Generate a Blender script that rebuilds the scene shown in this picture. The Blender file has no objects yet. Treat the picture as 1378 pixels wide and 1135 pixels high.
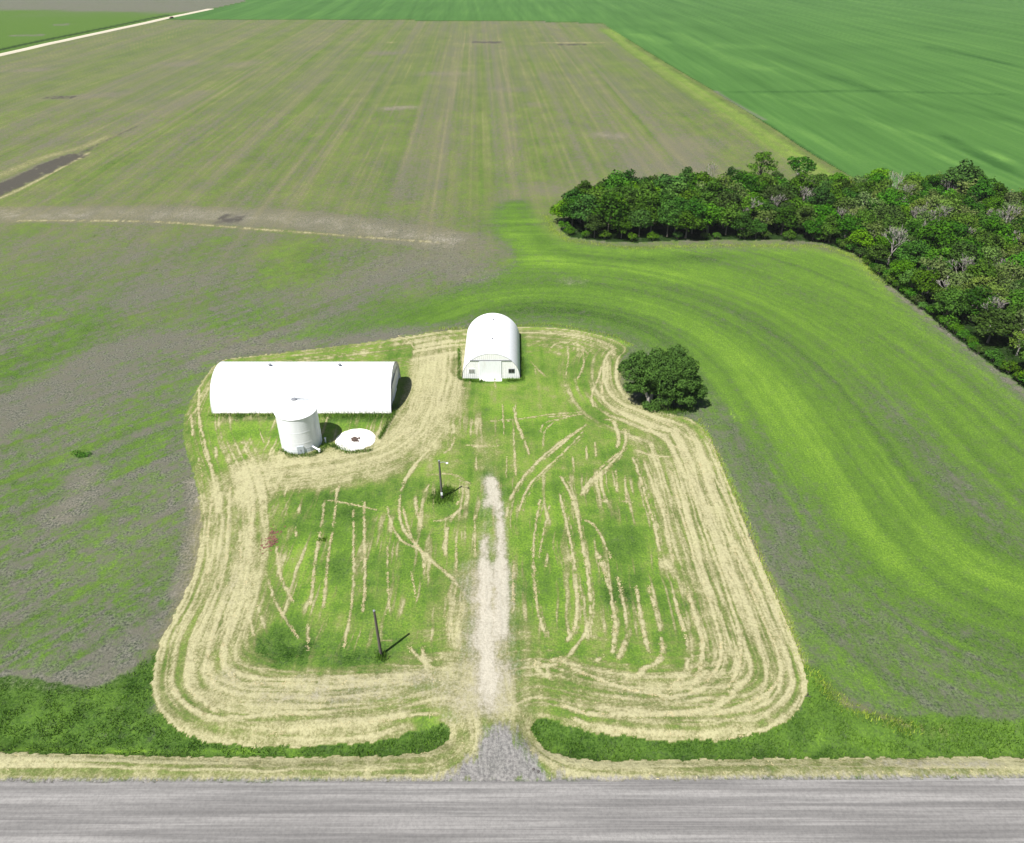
import bpy, math, random
import numpy as np
from mathutils import Vector
random.seed(7)
RNG = np.random.default_rng(7)
R_ = math.radians
# ------------------------------------------------------------------ camera model (used to read ground positions off the survey)
F, P, H = 1000.0, R_(33.3), 78.0
cP, sP = math.cos(P), math.sin(P)
def g(u, v, z=0.0):
    dx = (u - 689) / F; dy = -(v - 567.5) / F
    t = (H - z) / (sP - dy * cP)
    return (dx * t, (cP + dy * sP) * t)
def G(pts, ox=0, oy=0, s=1.0):
    return np.array([g(ox + a / s, oy + b / s) for a, b in pts])
C7 = (600, 540, 2.365); C6 = (180, 600, 2.65); C5 = (560, 400, 3.445); C4 = (230, 420, 4.053); C8 = (380, 560, 4.306)
SUN_EL = R_(60); SUN_AZ_DIR = (0.695, 0.719)     # where shadows point

scene = bpy.context.scene
col = scene.collection
world = bpy.data.worlds.new("World"); scene.world = world; world.use_nodes = True
nt = world.node_tree; bg = nt.nodes['Background']
sky = nt.nodes.new('ShaderNodeTexSky'); sky.sky_type = 'NISHITA'; sky.sun_disc = False
sky.sun_elevation = SUN_EL
sky.sun_rotation = math.atan2(-SUN_AZ_DIR[0], -SUN_AZ_DIR[1]) % (2 * math.pi)
nt.links.new(sky.outputs[0], bg.inputs[0]); bg.inputs[1].default_value = 0.05
sd = bpy.data.lights.new('sun', 'SUN'); sd.energy = 4.6; sd.angle = R_(0.5); sd.color = (1, 0.965, 0.91)
so = bpy.data.objects.new('sun', sd); col.objects.link(so)
d = Vector((SUN_AZ_DIR[0] * math.cos(SUN_EL), SUN_AZ_DIR[1] * math.cos(SUN_EL), -math.sin(SUN_EL)))
so.rotation_euler = d.to_track_quat('-Z', 'Y').to_euler(); so.location = (-60, -40, 150)
cd = bpy.data.cameras.new('camera'); cam = bpy.data.objects.new('camera', cd); col.objects.link(cam)
cam.location = (0, 0, H); cam.rotation_euler = (math.pi / 2 - P, 0, 0)
cd.sensor_fit = 'HORIZONTAL'; cd.sensor_width = 36; cd.lens = 36 * F / 1378; cd.clip_end = 60000; cd.clip_start = 1
scene.camera = cam
scene.view_settings.view_transform = 'Standard'; scene.view_settings.look = 'None'
scene.view_settings.exposure = 0.8; scene.view_settings.gamma = 1

# ------------------------------------------------------------------ noise in numpy
TAB = RNG.random((256, 256))
def vn(x, y, seed=0):
    x = x + seed * 37.13; y = y + seed * 91.7
    xi = np.floor(x).astype(np.int64); yi = np.floor(y).astype(np.int64)
    fx = x - xi; fy = y - yi
    fx = fx * fx * (3 - 2 * fx); fy = fy * fy * (3 - 2 * fy)
    a = TAB[xi & 255, yi & 255]; b = TAB[(xi + 1) & 255, yi & 255]
    c = TAB[xi & 255, (yi + 1) & 255]; e = TAB[(xi + 1) & 255, (yi + 1) & 255]
    return (a * (1 - fx) + b * fx) * (1 - fy) + (c * (1 - fx) + e * fx) * fy
def fbm(x, y, seed=0, o=4):
    r = 0; a = 0.5; t = 0
    for k in range(o):
        r = r + a * vn(x * 2**k, y * 2**k, seed + k * 3.7); t += a; a *= 0.55
    return r / t
def ss(a, b, x):
    t = np.clip((x - a) / (b - a), 0, 1); return t * t * (3 - 2 * t)
def smooth_poly(p, n=2, closed=False):
    p = np.asarray(p, float)
    for _ in range(n):
        if closed:
            q = np.roll(p, -1, 0); p = np.stack([p * .75 + q * .25, p * .25 + q * .75], 1).reshape(-1, 2)
        else:
            q = p[1:]; a = p[:-1]
            m = np.stack([a * .75 + q * .25, a * .25 + q * .75], 1).reshape(-1, 2)
            p = np.vstack([p[:1], m[1:-1], p[-1:]])
    return p
def in_poly(x, y, poly):
    r = np.zeros(x.shape, bool); n = len(poly)
    for i in range(n):
        x1, y1 = poly[i]; x2, y2 = poly[(i + 1) % n]
        if y1 == y2: continue
        c = (y1 > y) != (y2 > y)
        r ^= c & (x < (x2 - x1) * (y - y1) / (y2 - y1) + x1)
    return r
def dist_line(x, y, p):
    """signed lateral distance and arc length along an open polyline"""
    best = np.full(x.shape, 1e9); sg = np.zeros(x.shape); al = np.zeros(x.shape); s0 = 0
    for i in range(len(p) - 1):
        ax, ay = p[i]; bx, by = p[i + 1]; dx, dy = bx - ax, by - ay; L = math.hypot(dx, dy)
        if L < 1e-6: continue
        t = np.clip(((x - ax) * dx + (y - ay) * dy) / L**2, 0, 1)
        ex = x - ax - t * dx; ey = y - ay - t * dy; dd = np.hypot(ex, ey)
        m = dd < best
        best = np.where(m, dd, best); sg = np.where(m, np.sign(dx * ey - dy * ex), sg); al = np.where(m, s0 + t * L, al); s0 += L
    return best, sg * best, al, s0

# ------------------------------------------------------------------ outlines on the ground
LAWN_PX = [(205,905),(203,932),(215,962),(248,986),(300,998),(380,1000),(440,999),(500,993),(555,982),(598,968),(606,978),(600,994),(585,1006),(556,1014),
 (300,1013),(-120,1011),(-700,1011),(-700,1050),(-120,1050),(200,1051),(420,1051),(600,1050),(640,1050),(710,1050),(760,1050),(1000,1048),(1500,1047),(2100,1047),(2100,1015),(1500,1015),(1300,1014),(960,1016),(840,1018),(780,1019),(745,1010),(722,992),(712,975),
 (722,965),(745,970),(790,982),(840,990),(900,993),(970,992),(1030,985),(1065,969),(1084,945),(1088,915),(1075,875),(1048,815),(1013,735),
 (985,660),(958,595),(940,568),(915,560),(895,556),(868,545),(846,537),(832,515),(832,485),(850,470),(822,455),(780,445),(740,441),(690,439),(640,442),(590,446),(540,455),(480,463),(400,472),(330,480),(294,484),(272,512),(246,560),(247,600),(262,640),(270,680),(272,720),(262,770),(240,820),(215,865)]
LAWN = smooth_poly(G(LAWN_PX), 2, True)
ROAD_PX = [(-900,1053),(200,1053),(420,1053),(600,1052),(700,1051),(1000,1050),(1400,1048),(2300,1048)]
ROAD_TOP = smooth_poly(G(ROAD_PX), 1)
DRIVE_PX = [(645,635),(640,700),(632,760),(626,830),(622,900),(628,950),(638,985),(640,1000),(628,1025),(600,1048),(560,1056),(760,1056),(728,1046),(708,1018),(697,985),(690,940),(688,860),(684,780),(680,710),(672,650),(660,630)]
DRIVE = smooth_poly(G(DRIVE_PX), 2, True)
GREEN_EDGE = G([(812,32),(840,50),(905,90),(970,128),(1040,172),(1100,211),(1145,238),(1290,330),(1366,378),(1800,680)])
GREEN = np.vstack([GREEN_EDGE, [[900, 100], [3500, 600], [3500, 9000], [-3000, 9000]], G([(-3000,-10),(255,27),(520,27.5),(700,28)])])
GR_C = G([(-600,212),(-300,143),(12,71.5),(150,41),(285,12),(330,2)])
# ditch line left and right of the entrance
DITCH_L = smooth_poly(G([(-700,985),(0,985),(200,1000),(330,1006),(430,1006),(520,1000),(596,985)]), 1)
DITCH_R = smooth_poly(G([(722,985),(760,1000),(830,1008),(1000,1006),(1366,1004),(2100,1004)]), 1)
GROVE_FRONT = G([(757,312),(770,322),(850,328),(905,325),(960,323),(1040,324),(1100,325),(1150,340),(1185,372),(1240,415),(1300,464),(1370,516),(1480,600)])
GROVE_BACK = G([(757,300),(775,286),(850,274),(950,270),(1050,268),(1150,266),(1250,266),(1366,285),(1500,310),(1700,400)])
GROVE = np.vstack([GROVE_FRONT, GROVE_BACK[::-1]])

def height(x, y):
    z = (fbm(x / 60, y / 60, 5, 2) - .5) * .8 * ss(60, 200, y)
    for L in (DITCH_L, DITCH_R):
        m = (y < 70)
        if m.any():
            dd, _, _, _ = dist_line(x[m], y[m], L)
            z[m] = z[m] - 1.0 * (1 - ss(0.2, 3.2, dd))
    z = z + .16 * (1 - ss(40.0, 48.6, y)) * (y > 20)
    return z
def hz(x, y): return float(height(np.array([float(x)]), np.array([float(y)]))[0])

# ------------------------------------------------------------------ the ground grid
NX = 1380
ys = [-60.0, -30, 0, 15, 25, 32]
yy = 36.0
while yy < 1250:
    ys.append(yy); yy += .16 + (yy / 100.0)**2 * .16
for q in (1350, 1600, 2000, 2600, 3600, 5000, 6500): ys.append(float(q))
ys = np.array(ys); NY = len(ys)
hw = np.maximum(118, 1.32 * .689 * (ys * cP + H * sP))
u = np.linspace(-1, 1, NX)
X = (hw[:, None] * u[None, :]).astype(np.float64); Y = np.repeat(ys[:, None], NX, 1)
x = X.ravel(); y = Y.ravel()
N = len(x)
# channels
gc = np.zeros(N); gt = np.zeros(N); st = np.zeros(N); bl = np.zeros(N)   # green cover, green tone (dark..bright), straw, bare pale
warp_x = x + (fbm(x / 3, y / 3, 11, 3) - .5) * 2.0; warp_y = y + (fbm(x / 3, y / 3, 17, 3) - .5) * 2.0
swx = x + (fbm(x / 5, y / 5, 43, 2) - .5) * .9; swy = y + (fbm(x / 5, y / 5, 49, 2) - .5) * .9
fwx = x + (fbm(x * 1.3, y * 1.3, 41, 2) - .5) * .7; fwy = y + (fbm(x * 1.3, y * 1.3, 47, 2) - .5) * .7
print('grid', NX, NY, N)
# --- base tilled field with crop rows
rx = x + (y) * .041       # rows run slightly off the view axis
n_low = fbm(x / 45, y / 70, 21, 4)
n_mid = fbm(x / 9, y / 14, 23, 4)
row1 = fbm(rx / 2.6, y / 160, 31, 3); row2 = fbm(rx / 11, y / 260, 33, 2)
far = ss(125, 330, y)
row0 = fbm(rx / 1.2, y / 90, 37, 3)
rowa = fbm(rx / 4.5, y / 600, 35, 3); rowb = fbm(rx / 1.6, y / 300, 36, 2)
gc = .46 + .32 * (n_low - .5) + .32 * (n_mid - .5) + far * (.75 * (rowa - .5) + .3 * (row2 - .5) + .35 * (rowb - .5) + .05)
gt = .44 + .2 * (n_mid - .5) + .1 * (row2 - .5)
st = far * ss(.48, .8, fbm(rx / 1.5, y / 500, 38, 3)) * .10 + far * .20 * (row0 - .5) + ss(120, 260, y) * .24 + .13 + .2 * (n_mid - .5)
# diagonal tillage marks in the near left field
dg = (x * .72 - y * .69)
dl = .5 * fbm(dg / 2.2, (x * .69 + y * .72) / 60, 51, 3) + .5 * fbm(dg / .7, (x * .69 + y * .72) / 40, 53, 2)
nl = (1 - ss(150, 260, y)) * (x < 0)
gc += nl * 1.35 * (dl - .5); st += nl * .35 * (dl - .5)
gc -= nl * .07

def stroke(ch, px, w, amp, o=(0, 0, 1.0), sm=2, streak=0.0, sw=.9, rough=.5, mode='add', world=False, ends=2.0, pw=2.0, seed=0, brk=0.0):
    """paint a channel along a line lying on the ground: w half width in metres"""
    p = np.asarray(px, float) if world else G(px, *o)
    if sm and len(p) > 2: p = smooth_poly(p, sm)
    lo = p.min(0) - w * 1.6 - 1; hi = p.max(0) + w * 1.6 + 1
    m = np.nonzero((x > lo[0]) & (x < hi[0]) & (y > lo[1]) & (y < hi[1]))[0]
    if not len(m): return
    if w < 2: X1, Y1 = x[m] * .55 + fwx[m] * .45, y[m] * .55 + fwy[m] * .45
    elif streak and ch is st: X1, Y1 = swx[m], swy[m]
    else: X1, Y1 = warp_x[m], warp_y[m]
    dd, sd_, al, L = dist_line(X1, Y1, p)
    v = np.clip(1 - (dd / (w * 1.35))**pw, 0, 1)
    v = v * (ss(-.01, 1, al / ends) * .75 + .25) * (ss(-.01, 1, (L - al) / ends) * .75 + .25)
    if rough:
        v = v * (1 - rough + 2 * rough * fbm(X1 * .55 / max(w / 4, .3), Y1 * .55 / max(w / 4, .3), 61 + seed, 3))
    if brk:
        v = v * ss(brk - .15, brk + .15, fbm(al * .9, sd_ * .3, 71 + seed, 3)) * (.45 + 1.1 * fbm(X1 * 2.4, Y1 * 2.4, 73 + seed, 2))
    if streak:
        s1 = fbm(sd_ / sw, al / 26, 67 + seed, 3)
        v = v * ((1 - streak) + streak * 2.0 * ss(.40, .72, s1)) if ch is st else v * np.clip(1 + streak * 3.2 * (s1 - .5), 0, 2)
    if mode == 'add' and ch is st and amp > 0: ch[m] = ch[m] + np.clip(amp * v, 0, 1) * (1.12 - np.clip(ch[m], 0, 1.1))
    elif mode == 'add': ch[m] += amp * v
    else: ch[m] = ch[m] * (1 - np.clip(v, 0, 1)) + amp * np.clip(v, 0, 1)
def blob(ch, px, r, amp, **k):
    (a, b) = px; stroke(ch, [(a - .5, b), (a + .5, b)], r, amp, sm=0, ends=.01, **k)

# ---- left & far field features
for px, w, a in [
  ([(385,335),(400,355),(375,378)],7,.5),([(345,430),(300,432),(380,420)],7,.35),([(515,395),(530,420)],6,.35),([(545,275),(535,290)],6,.35),
  ([(20,300),(60,303),(20,320)],5,.5),([(85,250),(120,230),(180,215)],4,.4),([(80,255),(100,240)],4,.3),([(355,76),(385,74)],22,.6),([(350,90),(400,82)],14,.4),([(400,325),(410,345)],6,.45),
  ([(12,520),(60,470),(120,430),(175,412)],6,.42),([(12,690),(40,655),(90,625)],5,.4),([(12,760),(120,730),(200,745)],8,.16),([(140,800),(200,790),(230,770)],5,.25),
  ([(240,360),(280,335),(310,315)],4,.35),([(190,480),(225,470)],4,.3),([(12,880),(80,860),(160,850)],4,.15),
  ([(225,540),(210,590),(160,610),(230,620)],6,.28),([(12,700),(30,730)],5,.2),([(780,80),(800,95),(760,75)],30,.35),([(520,55),(500,58)],40,.2),
  ([(690,230),(640,245)],14,.3),([(700,160),(680,150)],14,.25),([(50,430),(70,415)],2.5,.5),([(600,270),(640,255),(680,240)],9,.18)]:
    stroke(gc, px, w * 1.15, a * .62, rough=1.0, ends=w); stroke(gt, px, w, .03, rough=.6, ends=w)
# bare soil bands
for px, w, a, b in [
  ([(-200,290),(12,289),(150,288),(300,290),(420,297),(560,318),(640,330)],7.5,-1.2,.25),
  ([(-50,600),(30,545),(110,490),(230,455),(330,470),(450,452),(560,440)],6,-.42,.05),
  ([(60,560),(150,520),(240,500)],7,-.2,.03),
  ([(110,625),(125,650),(90,690),(60,720)],3.5,-.35,.18),([(200,640),(240,655),(250,700)],5,-.2,.05),
  ([(235,812),(255,760),(268,690),(262,640)],1.6,-.6,.22),([(250,500),(275,480),(330,470),(420,462)],1.6,-.4,.12),
  ([(-80,940),(12,912),(110,925),(190,895)],1.4,-.6,.16),([(12,700),(90,760),(200,700)],8,-.12,.0),
  ([(420,400),(480,385),(560,345),(640,360)],7,-.3,.06),([(560,300),(620,330),(620,370)],7,-.25,.04),([(600,372),(690,375)],5,-.3,.12),
  ([(740,378),(800,384)],3.5,-.5,.2),([(700,260),(760,250)],9,-.5,.06),([(260,350),(200,400),(150,440)],8,-.15,.0),
  ([(505,148),(570,144)],6,-.5,.26),([(640,58),(670,56)],14,-.5,.0),([(490,74),(540,70)],12,-.5,.06),([(790,178),(850,186)],7,-.5,.22),([(740,140),(700,143)],7,-.3,.12),
  ([(60,133),(110,130),(165,126)],7,-.6,.08),([(220,89),(270,84)],10,-.6,.12),([(12,96),(70,94)],7,-.6,.14),([(300,92),(350,82)],10,-.4,.1),
  ([(550,100),(640,99)],9,-.25,.16),([(650,122),(720,120)],9,-.22,.1),([(160,185),(220,150),(280,120)],7,-.45,.10),
  ([(880,240),(900,190),(990,200)],14,-.3,.05)]:
    stroke(gc, px, w, a, rough=.5, ends=w); stroke(bl, px, w, b * 1.5, rough=.6, ends=w, seed=3)
stroke(st, [(12,297),(120,297),(220,299),(300,305),(350,309),(420,314),(500,321),(600,328)], .9, .5, rough=.7, brk=.38)
stroke(st, [(520,58),(640,59),(830,57)], 2.4, .35, rough=.4)
# muddy wash on the left
stroke(st, [(-60,262),(12,232),(60,212),(110,200),(150,182)], 3.0, .28, rough=.6, ends=6)
stroke(st, [(-60,290),(12,262),(60,238),(105,215),(122,205)], 1.0, .5, rough=.6, ends=3)
stroke(gc, [(-60,280),(12,249),(60,226),(112,207)], 4.5, -.4, mode='set', rough=.2, ends=3)
MUD = smooth_poly(G([(-60,284),(12,252),(60,229),(112,207)]), 2)
# tramlines in the far field
for a, b in [((155,280),(386,124)),((386,290),(488,132)),((455,280),(545,120)),((520,300),(576,110)),((620,250),(634,40)),((604,160),(628,38)),((700,240),(678,60)),((760,235),(697,60)),((840,230),(735,60)),((880,225),(740,45)),((300,230),(450,120)),((30,225),(330,80)),((12,150),(260,70)),((690,150),(668,38)),((730,160),(684,42))]:
    stroke(st, [a, b], .5 + .0006 * abs(g(*b)[1]), .11, sm=0, rough=1.0, ends=90)
    stroke(gc, [a, b], .5 + .0012 * abs(g(*b)[1]), -.12, sm=0, rough=.6, ends=60)
# ---- the lush sweep right of / behind the yard : bands that follow its contour
def band(px, w, da, dt, **k):
    stroke(gc, px, w * 1.35, da * (.5 if da > 0 else .38), streak=.25, sw=1.1, rough=.3, ends=w * 2.5, **k); stroke(gt, px, w * 1.35, dt * .32, streak=.2, sw=1.5, rough=.35, ends=w * 2.5, **k)
REG = smooth_poly(G([(720,262),(735,300),(770,330),(960,330),(1100,330),(1160,350),(1190,378),(1366,520),(1800,860),(1900,1000),(1366,1000),(1180,985),(1085,940),(1075,875),(985,660),(940,568),(840,460),(740,440),(600,444),(400,470),(330,460),(430,430),(560,400),(640,370),(690,350),(640,310),(655,270)]), 2, True)
m = in_poly(warp_x, warp_y, REG)
e = dist_line(x[m], y[m], np.vstack([REG, REG[:1]]))[0]
k = ss(0, 9, e)
LINE = smooth_poly(G([(560,455),(690,405),(850,420),(960,480),(1030,590),(1110,740),(1240,860),(1420,930)]), 3)
_, sl, al, _ = dist_line(warp_x[m], warp_y[m], LINE)
str1 = fbm(sl / 1.5, al / 40, 91, 3); str2 = fbm(sl / 7, al / 90, 93, 2)
gc[m] = gc[m] * (1 - k) + k * (.84 + .30 * (str2 - .5) + .26 * (str1 - .5) + .3 * (n_mid[m] - .5))
gt[m] = gt[m] * (1 - k) + k * (.52 + .25 * (str2 - .5) + .2 * (str1 - .5))
st[m] *= (1 - k)
band([(728,285),(745,320),(800,340),(900,338),(960,332),(1110,335),(1165,358),(1200,400),(1270,450),(1366,530),(1500,640)], 3.2, .3, .42)
band([(700,330),(760,360),(860,372),(1000,368),(1100,385),(1200,450),(1320,570),(1420,680)], 5, .14, .22)
band([(650,405),(760,400),(900,400),(1020,430),(1100,520),(1180,640),(1300,760),(1420,840)], 5.5, .16, .02)
band([(1010,500),(1080,570),(1130,650),(1180,740),(1260,800),(1366,850)], 6.5, .34, .42)
band([(820,400),(940,420),(1020,480),(1080,560)], 4.5, .15, .18)
band([(1130,470),(1230,590),(1330,700),(1420,770)], 4, -.4, -.1)
band([(1180,520),(1260,620),(1366,700)], 3, -.3, -.1)
band([(950,545),(980,600),(1030,710),(1070,780),(1150,880),(1250,930),(1366,950),(1500,970)], 5, -.36, -.12)
band([(1060,640),(1110,760),(1200,860),(1366,915)], 4, -.42, -.1)
band([(1010,560),(1080,690),(1110,760)], 3.4, -.34, -.05)
band([(735,305),(725,330),(760,350),(860,352),(1000,345)], 2.4, .1, -.25)
band([(700,268),(705,300),(730,335)], 3.5, .22, -.05)
band([(700,300),(705,330),(760,365)], 4.5, .15, .3)
band([(520,435),(640,412),(760,418),(850,430),(930,480)], 3.2, .12, -.22)
band([(420,450),(540,430),(620,425)], 3, -.2, -.1)
blob(gt, (960,535), 2, .45); blob(gt, (985,560), 2.4, .45); blob(gt, (540,395), 5, .2)
nf = fbm(x / .9, y / .9, 95, 3); nf2 = fbm(x / 2.6, y / 3.2, 97, 3)
inreg = in_poly(warp_x, warp_y, REG)
gc += (.8 * (nf - .5) + .4 * (nf2 - .5)) * (y < 420) * np.where(inreg, .35, 1.0); gt += (.25 * (nf2 - .5) + .25 * (nf - .5)) * (y < 420) * np.where(inreg, .4, 1)
mr = np.nonzero(inreg)[0]
_, sl, al, _ = dist_line(x[mr] * .6 + warp_x[mr] * .4, y[mr] * .6 + warp_y[mr] * .4, LINE)
c1_ = fbm(sl / .75, al / 30, 98, 3); c2_ = fbm(sl / 2.6, al / 60, 99, 2)
gc[mr] += .38 * (c1_ - .5) + .25 * (c2_ - .5); gt[mr] += .2 * (c1_ - .5) + .24 * (c2_ - .5)
# light strip beside the far green field
stroke(gc, [(820,40),(900,96),(970,140),(1060,200),(1150,262),(1260,340)], 9, .75, rough=.4); stroke(gt, [(820,40),(900,96),(970,140),(1060,200),(1150,262)], 9, .30, rough=.5)
# far left field beyond the gravel road
m = in_poly(x, y, np.vstack([GR_C, [[-3000, 9000], [-6000, 500]]]))
yy_ = y[m] + .1 * x[m]
gc[m] = .95 * (1 - ss(930, 990, yy_ + 30 * (n_low[m] - .5))) + .12 + .3 * (n_mid[m] - .5); gt[m] = .46; st[m] = .12
stroke(gc, [(12,48),(40,48),(62,47)], 8, -.9); stroke(gc, [(70,34),(95,33)], 9, -.9); stroke(gc, [(20,21),(150,18),(220,20)], 40, -.3)
stroke(bl, [(12,48),(62,47)], 8, .3); stroke(bl, [(70,34),(95,33)], 9, .3)
stroke(gc, [(-300,134),(12,64),(230,20)], 3.5, .9, mode='set', rough=.2); stroke(gt, [(-300,134),(12,64),(230,20)], 3.5, .02, mode='set', rough=.1)
# far green field
mG = in_poly(x, y, GREEN) & ~in_poly(x, y, np.vstack([GR_C, [[-3000, 9000], [-6000, 500]]]))
rot = x + .066 * y
gs = .6 * fbm(rot / 7, y / 500, 101, 3) + .4 * fbm(rot / 2.5, y / 300, 102, 2); gb = fbm(x / 110, y / 40, 103, 3)
gc[mG] = 1.0; gt[mG] = .30 + .46 * (gs[mG] - .5) + .16 * (gb[mG] - .5); st[mG] = ss(.62, .8, gb[mG]) * .08
for px, w, a in [([(840,52),(905,93),(975,134),(1040,176),(1100,214),(1140,240)],3,-.28),([(968,124),(1060,124),(1160,122),(1366,128)],3,-.22),([(1240,62),(1366,88)],5,-.2),([(1260,180),(1330,215),(1366,235)],4,-.25),([(1250,205),(1366,250)],3,.18),([(900,43),(1000,90),(1050,95)],10,.16),([(950,60),(1040,65)],16,.14),([(1020,125),(1150,160),(1366,215)],4,.12),([(1000,145),(1200,230)],4,.12),([(850,45),(905,60)],10,.22),([(1100,100),(1240,140),(1366,165)],6,-.14),([(1330,205),(1366,222)],3,.3)]:
    stroke(gt, px, w, a, rough=.5, ends=10)
blob(gc, (965,124), 3.0, -.9); stroke(gc, [(960,122),(1000,146),(1030,162)], 1.4, -.6)

# ---- the yard
mL = in_poly(fwx, fwy, LAWN)
# roadside strip and entrance count as lawn; lush ditch grass is outside it
Lb = dist_line(x, y, np.vstack([LAWN, LAWN[:1]]))[0]
sL = np.where(mL, Lb, -Lb)
mi = np.nonzero(mL)[0]
n_a = fbm(x[mi] / 6, y[mi] / 6, 111, 4); n_b = fbm(x[mi] / 1.6, y[mi] / 1.6, 113, 3); n_v = fbm(x[mi] / .9, y[mi] / 14, 115, 3)
gc[mi] = .97; gt[mi] = .72 + .65 * (n_a - .5) + .3 * (n_b - .5) + .22 * (n_v - .5)
n_f = fbm(swx[mi] / .42, y[mi] / 9, 117, 2); n_p = fbm(x[mi] / 14, y[mi] / 11, 119, 3); n_e = fbm((Lb[mi] + .5 * (n_a - .5)) / .38, x[mi] / 23 + y[mi] / 19, 121, 3)
st[mi] = .30 + .40 * (n_a - .5) + .5 * (n_b - .5) + .45 * (n_v - .5) + .46 * ss(.50, .72, n_f) * ss(.36, .58, n_p) * ss(9, 15, Lb[mi] + 6 * (n_a - .5)) + .36 * ss(.46, .74, n_e) * (1 - ss(10, 17, Lb[mi])) * (y[mi] > 56); bl[mi] = 0
def LS(px, w, amp, o=(0, 0, 1.0), **k):
    k.setdefault('streak', .66); k.setdefault('sw', .36); k.setdefault('rough', .8); amp = amp * (.50 if (px[0][0] > 690 and o[2] == 1.0) else .56)
    stroke(st, px, w, amp, o, **k)
    stroke(st, px, w * 1.05, .10, o, rough=.45, pw=2.5, seed=k.get('seed', 0) + 1)
# broad cut swaths
LS([(596,462),(588,520),(572,575),(525,615),(450,632),(370,634),(325,652),(303,700),(300,760),(292,820),(272,870),(262,915),(290,955),(370,972),(470,968),(560,955)], 5.2, .50)
LS([(575,460),(560,540),(530,585),(480,612),(400,618),(330,630),(295,655),(285,720),(280,780),(250,840),(225,890),(222,930),(250,968),(320,985),(420,988),(520,975)], 3.0, .42, seed=2)
LS([(598,455),(592,520),(574,575),(528,614),(450,632),(370,638),(325,656),(305,690)], 5.4, .62, seed=15, streak=.8)
stroke(st, [(598,455),(592,520),(574,575),(528,614),(450,632),(370,638),(325,656)], 5.6, .22, rough=.5, pw=3)
LS([(335,650),(345,700),(345,770),(330,830),(320,870),(350,900),(440,912),(560,905),(620,915)], 3.0, .48, seed=4)
LS([(300,720),(320,790),(300,850),(290,900),(330,935),(440,945),(590,935)], 3.6, .40, seed=5)
LS([(590,470),(600,520),(600,560)], 3.2, .42, seed=6); LS([(520,462),(600,450),(680,446),(760,448),(810,462),(838,480)], 2.2, .42, seed=7)
LS([(700,452),(780,458),(820,478),(818,510),(830,535),(880,560),(930,590),(945,620)], 3.2, .42, seed=8)
LS([(815,490),(812,530),(850,556),(905,580),(935,620),(960,690),(1000,770),(1040,850),(1052,910),(1030,955),(960,978),(860,978),(760,960)], 3.4, .50, seed=9)
LS([(830,545),(890,590),(915,640),(940,710),(975,790),(1005,860),(1012,920),(970,955),(880,962),(790,950)], 5.0, .48, seed=10)
LS([(905,620),(925,700),(955,800),(975,870),(965,910),(900,935),(800,930),(740,905)], 3.4, .42, seed=12)
LS([(945,610),(1000,740),(1050,860),(1070,920)], 2.2, .32, seed=13)
stroke(st, [(-700,1030),(0,1028),(300,1030),(560,1034),(620,1020),(625,985),(615,950)], 2.1, .62, streak=.5, sw=.5, rough=.35)
stroke(st, [(715,985),(740,1018),(800,1034),(1000,1032),(1366,1030),(2100,1030)], 2.0, .66, streak=.5, sw=.5, rough=.35)
stroke(bl, [(560,905),(600,935),(625,960)], 2.4, .22); stroke(bl, [(380,915),(480,922),(590,912)], 2.2, .22, streak=.5); stroke(bl, [(290,900),(330,935),(440,950),(560,940)], 2.2, .24, streak=.6); stroke(bl, [(310,690),(315,760),(300,830)], 2.4, .22, rough=.7)
stroke(bl, [(800,925),(880,945),(960,940)], 1.6, .15, streak=.6); stroke(bl, [(930,640),(960,720),(985,800)], 1.8, .12, streak=.6)
stroke(bl, [(1000,1040),(1366,1036)], 1.2, .3, rough=.6); stroke(bl, [(1150,1020),(1366,1024)], .8, .35, rough=.7)
# pale rim along the cut edge
e = Lb[mi]; rim = 1 - ss(.2, 1.4, e)
st[mi] += .20 * rim * (x[mi] > -200)
stroke(gt, [(940,566),(985,655),(1050,815),(1088,910),(1085,950)], .9, .4, rough=.3)
stroke(gt, [(480,463),(590,446),(740,440),(822,455),(850,468)], .9, .4, rough=.4)
# green interior parts are darker / lusher
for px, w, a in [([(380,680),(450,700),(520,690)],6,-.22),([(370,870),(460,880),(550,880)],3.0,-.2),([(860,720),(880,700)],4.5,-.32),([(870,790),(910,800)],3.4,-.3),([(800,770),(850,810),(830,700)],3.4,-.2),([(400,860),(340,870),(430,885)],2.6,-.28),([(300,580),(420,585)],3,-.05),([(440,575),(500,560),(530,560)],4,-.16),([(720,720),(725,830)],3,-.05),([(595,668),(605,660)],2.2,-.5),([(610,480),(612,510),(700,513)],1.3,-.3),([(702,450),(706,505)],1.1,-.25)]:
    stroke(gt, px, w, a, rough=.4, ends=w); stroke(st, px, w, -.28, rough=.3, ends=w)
stroke(st, [(565,980),(600,970)], 1.2, -.8)
for px, w in [([(395,690),(450,760),(520,770)],9),([(720,640),(740,720),(745,820)],4.6),([(640,560),(700,560),(770,600)],4)]:
    stroke(st, px, w, -.16, rough=.3, ends=w)
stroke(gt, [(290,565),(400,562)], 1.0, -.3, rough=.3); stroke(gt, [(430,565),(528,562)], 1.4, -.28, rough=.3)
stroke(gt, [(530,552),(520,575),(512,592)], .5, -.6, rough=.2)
# mower passes: alternating thicker and thinner cover parallel to the edge
n_g = fbm((Lb[mi] + .7 * (n_a - .5)) / .62, x[mi] / 31 + y[mi] / 27, 123, 3)
wg = (y[mi] > 54) * (1 - ss(8, 14, Lb[mi])) * .8
st[mi] *= 1 - wg + wg * (.70 + .62 * ss(.34, .68, n_g))
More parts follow.
